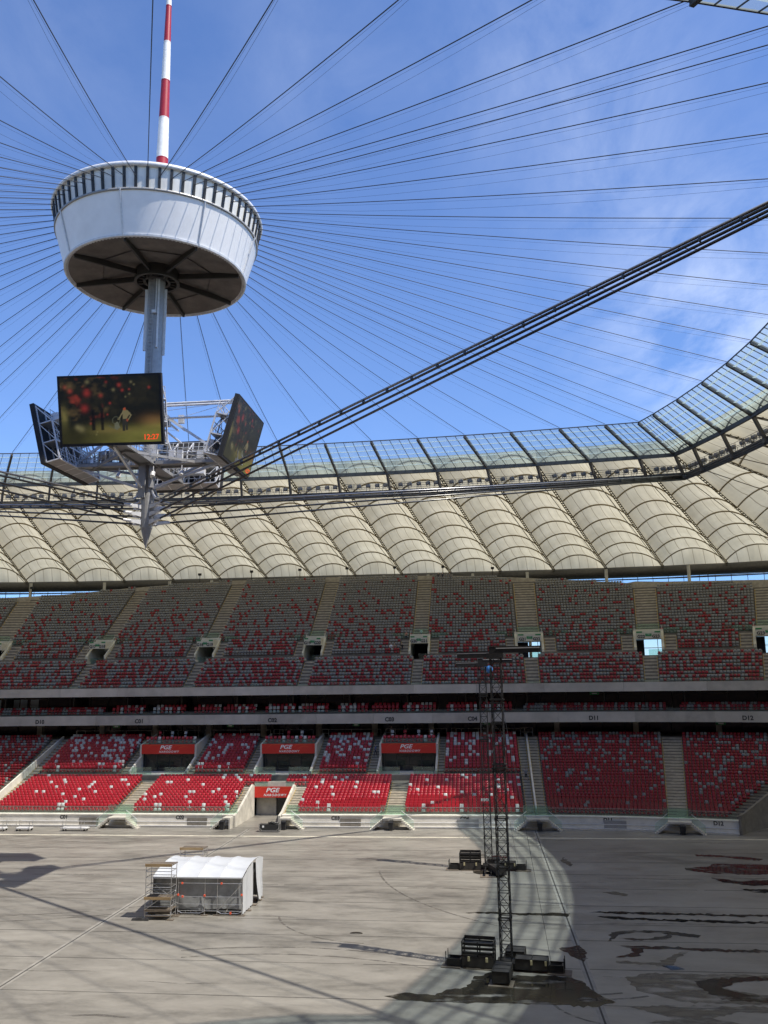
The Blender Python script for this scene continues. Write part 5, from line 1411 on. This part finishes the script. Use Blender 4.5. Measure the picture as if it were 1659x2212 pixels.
for k in range(5): bb.hexa([(-2.15+.25*k+rg.uniform(-.05, .05)+dx, 5.95+dy, z) for z, e in ((.02, 1), (.14+.04*(k % 3), .7)) for dx, dy in ((-.2*e, -.18*e), (.2*e, -.18*e), (.2*e, .18*e), (-.2*e, .18*e))])
tag(bb.build('plastic_bag', M['black_m']), 'crumpled dark plastic sheet lying at the left foot of the front scaffold tower', 'bag')

# ------------------------------------------------------------------ lattice towers
def tower(cx, cy, rz, label, ballast_rz=None):
    t = thing('lattice_tower', (cx, cy, 0), label, 'tower', 'black lattice towers on the arena floor'); t.rotation_euler = (0, 0, 0)
    ca, sa = cos(rz), sin(rz)
    L = lambda x, y, z: np.array([cx+x*ca-y*sa, cy+x*sa+y*ca, z])
    h = .36; H = 20.0; b = MB(); ch = MB()
    for sx in (-1, 1):
        for sy in (-1, 1): ch.tube(L(sx*h, sy*h, .5), L(sx*h, sy*h, H), .042, 6)
    ch.build('chord', M['black'], t)
    zs = np.arange(.8, H-.2, .78)
    for i, z in enumerate(zs):
        z2_ = min(z+.78, H); joint = (i % 4 == 3)
        for (ax, ay, bx, by) in ((-h, -h, h, -h), (h, -h, h, h), (h, h, -h, h), (-h, h, -h, -h)):
            if i % 2: b.bar(L(ax, ay, z), L(bx, by, z2_), .036)
            else: b.bar(L(bx, by, z), L(ax, ay, z2_), .036)
            b.bar(L(ax, ay, z), L(bx, by, z), .036)
            if joint: b.bar(L(ax, ay, z-.13), L(bx, by, z-.13), .045); 
        if joint:
            for sx in (-1, 1):
                for sy in (-1, 1): p = L(sx*h, sy*h, z-.065); b.box(p, (.13, .13, .2), rz)
    b.build('lattice_bracing', M['black'], t)
    for z in (12.6, 16.9):
        b = MB()
        for k in (0, .22): 
            for (ax, ay, bx, by) in ((-h, -h, h, -h), (h, -h, h, h), (h, h, -h, h), (-h, h, -h, -h)): b.bar(L(ax*1.18, ay*1.18, z+k), L(bx*1.18, by*1.18, z+k), .09)
        b.build('sleeve_block', M['black'], t)
    b = MB(); b.box(L(0, 0, H+.1), (1.15, .95, .35), rz)
    b.bar(L(-.4, -.35, H+.48), L(3.15, -.35, H+.48), .16, .40); b.bar(L(-.4, -.35, H+.70), L(3.2, -.35, H+.70), .2, .05)
    b.bar(L(.4, .35, H+.18), L(-2.75, .35, H+.18), .16, .40); b.bar(L(.4, .35, H+.40), L(-2.8, .35, H+.40), .2, .05)
    b.build('head_beam', M['black'], t)
    b = MB(); b.bar(L(.1, -.45, H+.6), L(3.1, -.45, H+.6), .03, .07); b.bar(L(-.1, -.2, H+.3), L(-2.75, .22, H+.3), .03, .07); b.build('beam_strip', M['steel'], t)
    for dx, dy, zt_ in ((-.30, .15, 6.5), (.32, .1, 11.0)):
        b = MB(); N = 26
        b.path([L(dx+.05*sin(i*.7), dy, .6+(H-.6)*i/N) for i in range(N+1)], .018, 4); b.build('hanging_cable', M['cable'], t)
    b = MB(); g0 = L(.0, 0, H-1); 
    b.tube(g0, L(2.85, -.1, .7), .012, 4); b.build('guy_wire', M['cable'], t)
    b = MB()
    for (x0, y0, x1, y1) in ((-3.9, 0, 3.6, 0), (0, -3.3, 0, 2.3)):
        for o_ in (-.3, .3):
            p = (x0, y0+o_) if y0 == y1 else (x0+o_, y0); q = (x1, y1+o_) if y0 == y1 else (x1+o_, y1); b.bar(L(*p, .25), L(*q, .25), .10, .28)
    for x in (-3.85, -3.0, 2.75, 3.6): b.bar(L(x, -.45, .3), L(x, .45, .3), .10, .36)
    for x in (-3.95, 3.7): b.bar(L(x, -.42, .1), L(x, -.42, .95), .05); b.bar(L(x, .42, .1), L(x, .42, .9), .05)
    for x0, x1 in ((-3.9, -3.0), (2.75, 3.65)):
        for o_ in (-.42, .42): b.bar(L(x0, o_, .32), L(x1, o_, .32), .08, .4)
    b.box(L(0, 0, .42), (1.2, 1.2, .2), rz); b.build('base_frame', M['black'], t)
    for x, y, w, d in ((-3.6, -.1, 1.3, 1.2), (3.4, -.15, 1.5, 1.1), (0, -3.0, 1.5, 1.3), (-1.8, 0, 1.9, 1.3)): b = MB(); b.box(L(x, y, .03), (w, d, .05), rz); b.build('ground_board', M['woodg'], t)
    return t, L
def ballast(L, rz, x0, x1, y0, y1, z0, z1, label, straps=1):
    c = L((x0+x1)/2, (y0+y1)/2, 0); t = thing('ballast_block', tuple(c), label, 'ballast', 'black ballast blocks on the tower feet')
    b = MB(); cc = L((x0+x1)/2, (y0+y1)/2, (z0+z1)/2); b.box(cc, (x1-x0, y1-y0, z1-z0), rz); o = b.build('block', M['ballast'], t)
    bv = o.modifiers.new('bevel', 'BEVEL'); bv.width = .02; bv.segments = 2
    b = MB()
    for z in (z0+.04, z1+.012):
        b.bar(L(x0, y0-.012, z), L(x1, y0-.012, z), .03, .05); b.bar(L(x0, y1+.012, z), L(x1, y1+.012, z), .03, .05); b.bar(L(x0-.012, y0, z), L(x0-.012, y1, z), .03, .05); b.bar(L(x1+.012, y0, z), L(x1+.012, y1, z), .03, .05)
    for x in (x0, x1):
        for y in (y0, y1): b.bar(L(x, y, z0), L(x, y, z1), .06)
    b.build('edge_frame', M['black'], t)
    b = MB()
    for k in range(straps):
        q = (k+1)/(straps+1)
        if x1-x0 > y1-y0: b.bar(L(x0+(x1-x0)*q, y0, z1+.02), L(x0+(x1-x0)*q, y1, z1+.02), .06, .012)
        else: b.bar(L(x0, y0+(y1-y0)*q, z1+.02), L(x1, y0+(y1-y0)*q, z1+.02), .06, .012)
    b.build('strap', M['dgrey'], t)
    return t
def stack(L, rz, label):
    x0, x1, y0, y1 = -2.85, -.8, -.55, .62; c = L((x0+x1)/2, (y0+y1)/2, 0)
    t = thing('counterweight_rack', tuple(c), label, 'counterweight', 'tall black counterweight racks on the tower feet')
    b = MB(); b.box(L((x0+x1)/2, (y0+y1)/2, .42), (x1-x0, y1-y0, .62), rz); b.build('lower_tank', M['ballast'], t)
    b = MB()
    for k, z in enumerate((.92, 1.18, 1.44)):
        ys = -.5+.10*k
        b.bar(L(x0+.05, ys, z), L(x1-.05, ys, z), .09, .11); b.bar(L(x0+.05, ys-.02, z+.08), L(x1-.05, ys-.02, z+.08), .16, .03)
        b.bar(L(x0+.05, y1-.1, z), L(x1-.05, y1-.1, z), .09, .11)
    for x in (x0, (x0+x1)/2, x1):
        for y in (y0+.1, y1-.05): b.bar(L(x, y, .1), L(x, y, 1.62), .09)
    for z in (.85, 1.12, 1.38, 1.6): 
        for x in (x0, x1): b.bar(L(x, y0, z), L(x, y1, z), .07)
    b.build('rack_frame', M['black'], t)
    b = MB(); b.box(L((x0+x1)/2, .22, 1.40), (x1-x0-.1, .55, .08), rz); b.bar(L(x0, y1, 1.62), L(x1, y1, 1.62), .06, .22); b.build('rack_top', M['ballast'], t)
    b = MB()
    for x in (x0+.45, x1-.42): b.box(L(x, y0-.06, .62), (.14, .12, .26), rz)
    b.build('hook_block', M['wedge'], t)
    return t
M['wedge'] = mat('pale_wedge', (.42, .37, .22), .7)
for cx, cy, rz, w, w2 in ((27.05, -3.9, radians(-8), 'nearer', 'nearer tower'), (26.15, 26.3, radians(-2), 'farther', 'farther tower')):
    t, L = tower(cx, cy, rz, ('nearer and larger of two black lattice towers, standing in the wet patch' if w == 'nearer' else 'farther black lattice tower half hidden behind the nearer one, blue cover at its top'))
    if w == 'farther':
        b = MB(); b.lathe((cx+.75, cy-.45), [(.02, 19.2), (.28, 19.3), (.36, 19.6), (.26, 19.9), (.02, 20.0)], 12); b.bar((cx+.2, cy-.4, 19.9), (cx+.8, cy-.45, 19.9), .08); b.build('hoist_cover', M['blue'], t, smooth=True)
    stack(L, rz, 'tall black counterweight rack left of the %s' % w2)
    rf = rz if w == 'nearer' else radians(20)
    ca, sa = cos(rf), sin(rf); Lf = lambda x, y, z, cx=cx, cy=cy, ca=ca, sa=sa: np.array([cx+x*ca-y*sa, cy+x*sa+y*ca, z])
    ballast(Lf, rf, -.52, .52, -3.4, -1.25, .14, .80, 'black ballast block at the front of the %s, pointing at the camera' % w2, 2)
    ballast(L, rz, .62, 1.62, -.52, .5, .14, .76, 'black ballast block right of the %s, next to its mast' % w2, 0)
    ballast(L, rz, 1.66, 2.65, -.52, .5, .14, .76, 'black ballast block right of the %s, outer of the pair' % w2, 0)
    ballast(L, rz, -.15, 1.05, .85, 2.1, .14, .80, 'black ballast block behind the %s' % w2, 1)
    b = MB()
    for x in (1.64, 2.55): b.box(L(x, -.58, .62), (.12, .1, .26), rz)
    b.build('hook_block', M['wedge'], t)

# small exit signs under the balconies
eo = None
for x, y, z, n_, nm in ((270.7, 1567, 11.9, 24, 'C01'), (507, 1566, 11.9, 24, 'C02'), (774, 1564, 11.9, 24, 'C03'), (1050, 1561, 11.9, 24, 'C04'), (1557, 1563, 11.9, 24, 'D12'), (21, 1510, 16.4, 24, None), (1294, 1504, 16.4, 24, None)):
    q = floor_at(x, y, z); s = s_of(q[0], q[1])
    t = thing('exit_sign', P3(s, n_, z), 'small green sign hanging under the lower balcony near the lettering %s' % nm if nm else ('small green sign under the upper balcony at the left picture edge' if x < 100 else 'small green sign under the upper balcony above block D11'), 'sign', 'small green hanging signs')
    b = MB(); sbox(b, s-.55, s+.55, n_-.04, n_, z-.2, z+.2); b.build('sign_board', M['green'], t)
    b = MB(); sbox(b, s-.3, s+.3, n_-.05, n_-.04, z-.07, z+.07); b.build('white_mark', M['txtw'], t)
    b = MB()
    for dx in (-.4, .4): b.tube(P3(s+dx, n_-.02, z+.2), P3(s+dx, n_-.02, z+.36), .02, 4)
    b.build('hanger', M['dgrey'], t)

# ------------------------------------------------------------------ people
def person(pos, rz, label, shirt, legs, hair, pose='stand', scale=1.0, skin=None):
    V, E, Rd = [], [], []
    def add(p, r, par=None):
        V.append(p); Rd.append(r)
        if par is not None: E.append((par, len(V)-1))
        return len(V)-1
    sit = pose == 'sit'; wk = .16 if pose == 'walk' else .03
    zp = .52 if sit else .93
    hip = add((0, 0, zp), (.15, .11)); w1 = add((0, .0, zp+.18), (.135, .10), hip); ch = add((0, -.01 if not sit else -.04, zp+.40), (.165, .115), w1)
    nb_ = add((0, 0 if not sit else -.05, zp+.53), (.07, .065), ch); nk = add((0, -.01 if not sit else -.06, zp+.60), (.055, .055), nb_)
    h1 = add((0, -.02 if not sit else -.08, zp+.68), (.075, .088), nk); add((0, -.015 if not sit else -.075, zp+.79), (.078, .09), h1)
    for sg in (-1, 1):
        f = sg*wk
        if sit:
            a = add((sg*.10, -.05, zp-.02), (.085, .085), hip); k = add((sg*.12, -.42, zp-.01), (.065, .065), a); an = add((sg*.12, -.46, .09), (.042, .045), k); add((sg*.12, -.60, .04), (.035, .03), an)
        else:
            a = add((sg*.10, 0, zp-.09), (.088, .088), hip); k = add((sg*.105, -f*.6, .49), (.06, .062), a); an = add((sg*.11, -f*1.3+.03, .09), (.04, .045), k); add((sg*.12, -f*1.3-.13, .035), (.038, .03), an)
        sh = add((sg*.19, 0 if not sit else -.05, zp+.46), (.06, .06), ch); el = add((sg*.25, f*.9+(.0 if not sit else -.16), zp+.18), (.042, .042), sh); wr = add((sg*.24, f*1.5-(.06 if not sit else .36), zp-.03+(.12 if sit else 0)), (.03, .03), el)
        pl = add((sg*.24, f*1.6-(.09 if not sit else .44), zp-.11+(.17 if sit else 0)), (.033, .022), wr)
    me = bpy.data.meshes.new('person'); me.from_pydata([tuple(c*scale for c in v) for v in V], E, [])
    o = bpy.data.objects.new('person', me); COL.objects.link(o)
    sk = o.modifiers.new('skin', 'SKIN'); sk.use_smooth_shade = True
    for i, sv in enumerate(me.skin_vertices[0].data): sv.radius = (Rd[i][0]*scale, Rd[i][1]*scale); sv.use_root = (i == 0)
    o.modifiers.new('sub', 'SUBSURF').levels = 1; o.modifiers['sub'].render_levels = 1
    dg = bpy.context.evaluated_depsgraph_get(); dg.update(); ev = bpy.data.meshes.new_from_object(o.evaluated_get(dg)); bpy.data.objects.remove(o)
    ev.materials.clear()
    for mm in (M[shirt], M[legs], M['skin'], M['black_m']): ev.materials.append(mm)
    for p in ev.polygons:
        c = p.center/scale; z = c.z
        if z > zp+.555: mi = 2
        elif (abs(c.x) > .215 and z < zp+.22 and not (sit and z < .5)): mi = 2
        elif z > zp+.03 and not (sit and c.y < -.15 and z < zp+.08): mi = 0
        elif z > .10: mi = 1 if (z > .45 or legs != 'black_m' or sit) else 2
        else: mi = 3
        p.material_index = mi
    o = bpy.data.objects.new('person', ev); COL.objects.link(o); o.location = pos; o.rotation_euler = (0, 0, rz)
    tag(o, label, 'person')
    b = MB(); zc = (zp+.80)*scale; yo_ = (0 if not sit else -.06)*scale
    rows = []
    for j in range(5):
        a = pi/2*j/4; rows.append([(.092*scale*cos(a)*cos(2*pi*k/10), yo_+.012+.102*scale*cos(a)*sin(2*pi*k/10), zc-.03+.085*scale*sin(a)) for k in range(10)])
    b.grid(rows, closed=True); h = b.build('hair', M[hair], None, smooth=True); h.parent = o
    return o
M['hair'] = mat('brown_hair', (.07, .045, .03), .8); M['hair_f'] = mat('fair_hair', (.38, .29, .17), .8)
M['c_white'] = mat('white_shirt', (.62, .66, .70), .8); M['c_grey'] = mat('grey_shirt', (.20, .20, .21), .8); M['c_blue'] = mat('blue_shirt', (.04, .10, .30), .8)
M['c_pink'] = mat('pink_top', (.75, .22, .20), .8); M['c_khaki'] = mat('khaki_trousers', (.30, .26, .2), .8); M['c_navy'] = mat('navy_trousers', (.03, .035, .06), .8)
person((11.4, YF+25.6, 9.9), radians(95), 'person in a pale shirt walking along the dark concourse, left of the pair', 'c_white', 'c_khaki', 'hair', 'walk')
person((13.6, YF+25.6, 9.9), radians(85), 'person in a grey top walking along the concourse, right of the pair', 'c_grey', 'c_khaki', 'hair_f', 'walk')
person((9.6, YF+19.4, zC2(6)+.02), radians(70), 'person in a dark blue shirt climbing the stairs beside the right banner', 'c_blue', 'c_navy', 'hair', 'walk')
person((31.85, YF+2+.84*11.5, zD(11)+.10), radians(180), 'person in a grey shirt and black shorts climbing the double aisle by block D11', 'c_grey', 'black_m', 'hair', 'walk')
person((16.0, YF+nU2(5)+.35, zU2(5)+.02), radians(-160), 'person in a white shirt standing above the G20 and G21 entrance', 'c_white', 'c_navy', 'hair', 'stand')
person((13.4, YF+nU2(5)+.42, zU2(5)), 0, 'person in a pink top sitting above the G20 and G21 entrance', 'c_pink', 'c_navy', 'hair', 'sit')
for i, (x, r, sh, lab) in enumerate(((11.0, 1, 'c_white', 'person in white sitting left of the G21 entrance, leftmost of three'), (11.6, 1, 'c_khaki', 'person in a tan top sitting left of the G21 entrance, middle of three'), (12.9, 1, 'black_m', 'person in black sitting nearest the G21 entrance stairs, rightmost of three'))):
    person((x, YF+nU2(r)+.42, zU2(r)), 0, lab, sh, 'c_navy', 'hair', 'sit')
for i, (x, sh, lab) in enumerate(((18.4, 'black_m', 'person in black sitting in the top row, leftmost of the group there'), (19.2, 'c_navy', 'person in navy sitting in the top row, middle of the group there'), (20.6, 'c_grey', 'person in grey sitting in the top row, rightmost of the group there'))):
    r = int(rmax(x-MX)); person((x, YF+nU2(r)+.42, zU2(r)), 0, lab, sh, 'c_navy', 'hair', 'sit')

# ------------------------------------------------------------------ seats
S = np.array([(q[0], q[1], q[2], q[3], q[4], q[5]) for q in SEATS]); infos = [q[6] for q in SEATS]
dist = np.linalg.norm(S[:, :3]-EYE, axis=1)
inview = np.array([-10 < proj(q[:3]+np.array([0, 0, .5]))[0] < PW+10 for q in S])
order = [i for i in np.argsort(dist) if inview[i]][:300]
keep = set(order)
def seat_mesh(name, T, mtl):
    me = bpy.data.meshes.new(name); me.from_pydata([tuple(v) for v in T[0]], [], T[1]); me.materials.append(mtl)
    bm = bmesh.new(); bm.from_mesh(me); bmesh.ops.recalc_face_normals(bm, faces=bm.faces); bm.to_mesh(me); bm.free(); return me
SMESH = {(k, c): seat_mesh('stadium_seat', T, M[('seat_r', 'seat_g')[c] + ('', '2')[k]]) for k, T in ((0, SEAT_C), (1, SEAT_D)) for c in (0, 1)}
ROWN = ['front row', 'second row', 'third row', 'fourth row', 'fifth row', 'sixth row', 'seventh row', 'eighth row', 'ninth row', 'tenth row', 'eleventh row', 'twelfth row']
for i in order:
    x, y, z, rz, k, c = S[i]; blk, r = infos[i]
    if blk == 'C':
        s = x-MX; blk = 'C01' if s < A_L[0] else 'C02' if s < TUN[0]+2 else 'C03' if s < A_R[0] else 'C04'
    o = bpy.data.objects.new('stadium_seat', SMESH[(int(k), int(c))]); COL.objects.link(o); o.location = (x, y, z); o.rotation_euler = (0, 0, rz)
    tag(o, '%s plastic seat in the %s of block %s, counted up from the floor' % ('red' if c == 0 else 'grey', ROWN[min(r, 11)], blk), 'seat', 'seats in the front rows of the lower stand')
rest = np.array([i for i in range(len(S)) if i not in keep])
vv, ll, mm, nv = [], [], [], 0; loops_per = []
for k, T in ((0, SEAT_C), (1, SEAT_D)):
    sel = rest[S[rest, 4] == k]; tv = T[0]; fcs = T[1]
    for grp in sorted({len(f) for f in fcs}):
        pass
    ca, sa = np.cos(S[sel, 3]), np.sin(S[sel, 3])
    X_ = S[sel, 0][:, None] + tv[None, :, 0]*ca[:, None] - tv[None, :, 1]*sa[:, None]
    Y_ = S[sel, 1][:, None] + tv[None, :, 0]*sa[:, None] + tv[None, :, 1]*ca[:, None]
    Z_ = S[sel, 2][:, None] + tv[None, :, 2]
    vv.append(np.stack([X_, Y_, Z_], -1).reshape(-1, 3))
    flat = np.concatenate([np.array(f) for f in fcs]); cnts = np.array([len(f) for f in fcs])
    ll.append((flat[None, :] + nv + (np.arange(len(sel))*len(tv))[:, None]).ravel()); loops_per.append(np.tile(cnts, len(sel))); mm.append(np.repeat(S[sel, 5].astype(int) + 2*k, len(fcs))); nv += len(sel)*len(tv)
vv = np.concatenate(vv); ll = np.concatenate(ll).astype(np.int32); lp_ = np.concatenate(loops_per).astype(np.int32); mm = np.concatenate(mm).astype(np.int32)
me = bpy.data.meshes.new('distant_seats'); me.vertices.add(len(vv)); me.vertices.foreach_set('co', vv.ravel()); me.loops.add(len(ll)); me.loops.foreach_set('vertex_index', ll)
me.polygons.add(len(lp_)); st_ = np.zeros(len(lp_), dtype=np.int32); st_[1:] = np.cumsum(lp_)[:-1]; me.polygons.foreach_set('loop_start', st_)
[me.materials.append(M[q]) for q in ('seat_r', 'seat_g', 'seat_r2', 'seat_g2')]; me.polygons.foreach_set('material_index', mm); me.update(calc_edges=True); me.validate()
o = bpy.data.objects.new('distant_seats', me); COL.objects.link(o)
tag(o, 'thousands of red and grey plastic seats filling the remaining rows of the stands', 'seats', kind='stuff')
print('SEATS', len(S))

SC.view_settings.view_transform = 'Standard'; SC.view_settings.look = 'None'; SC.view_settings.exposure = 0.40; SC.view_settings.gamma = 1.0; SC.view_settings.use_curve_mapping = False
SC.cycles.max_bounces = 7; SC.cycles.diffuse_bounces = 3; SC.cycles.glossy_bounces = 2; SC.cycles.transmission_bounces = 3; SC.cycles.transparent_max_bounces = 10
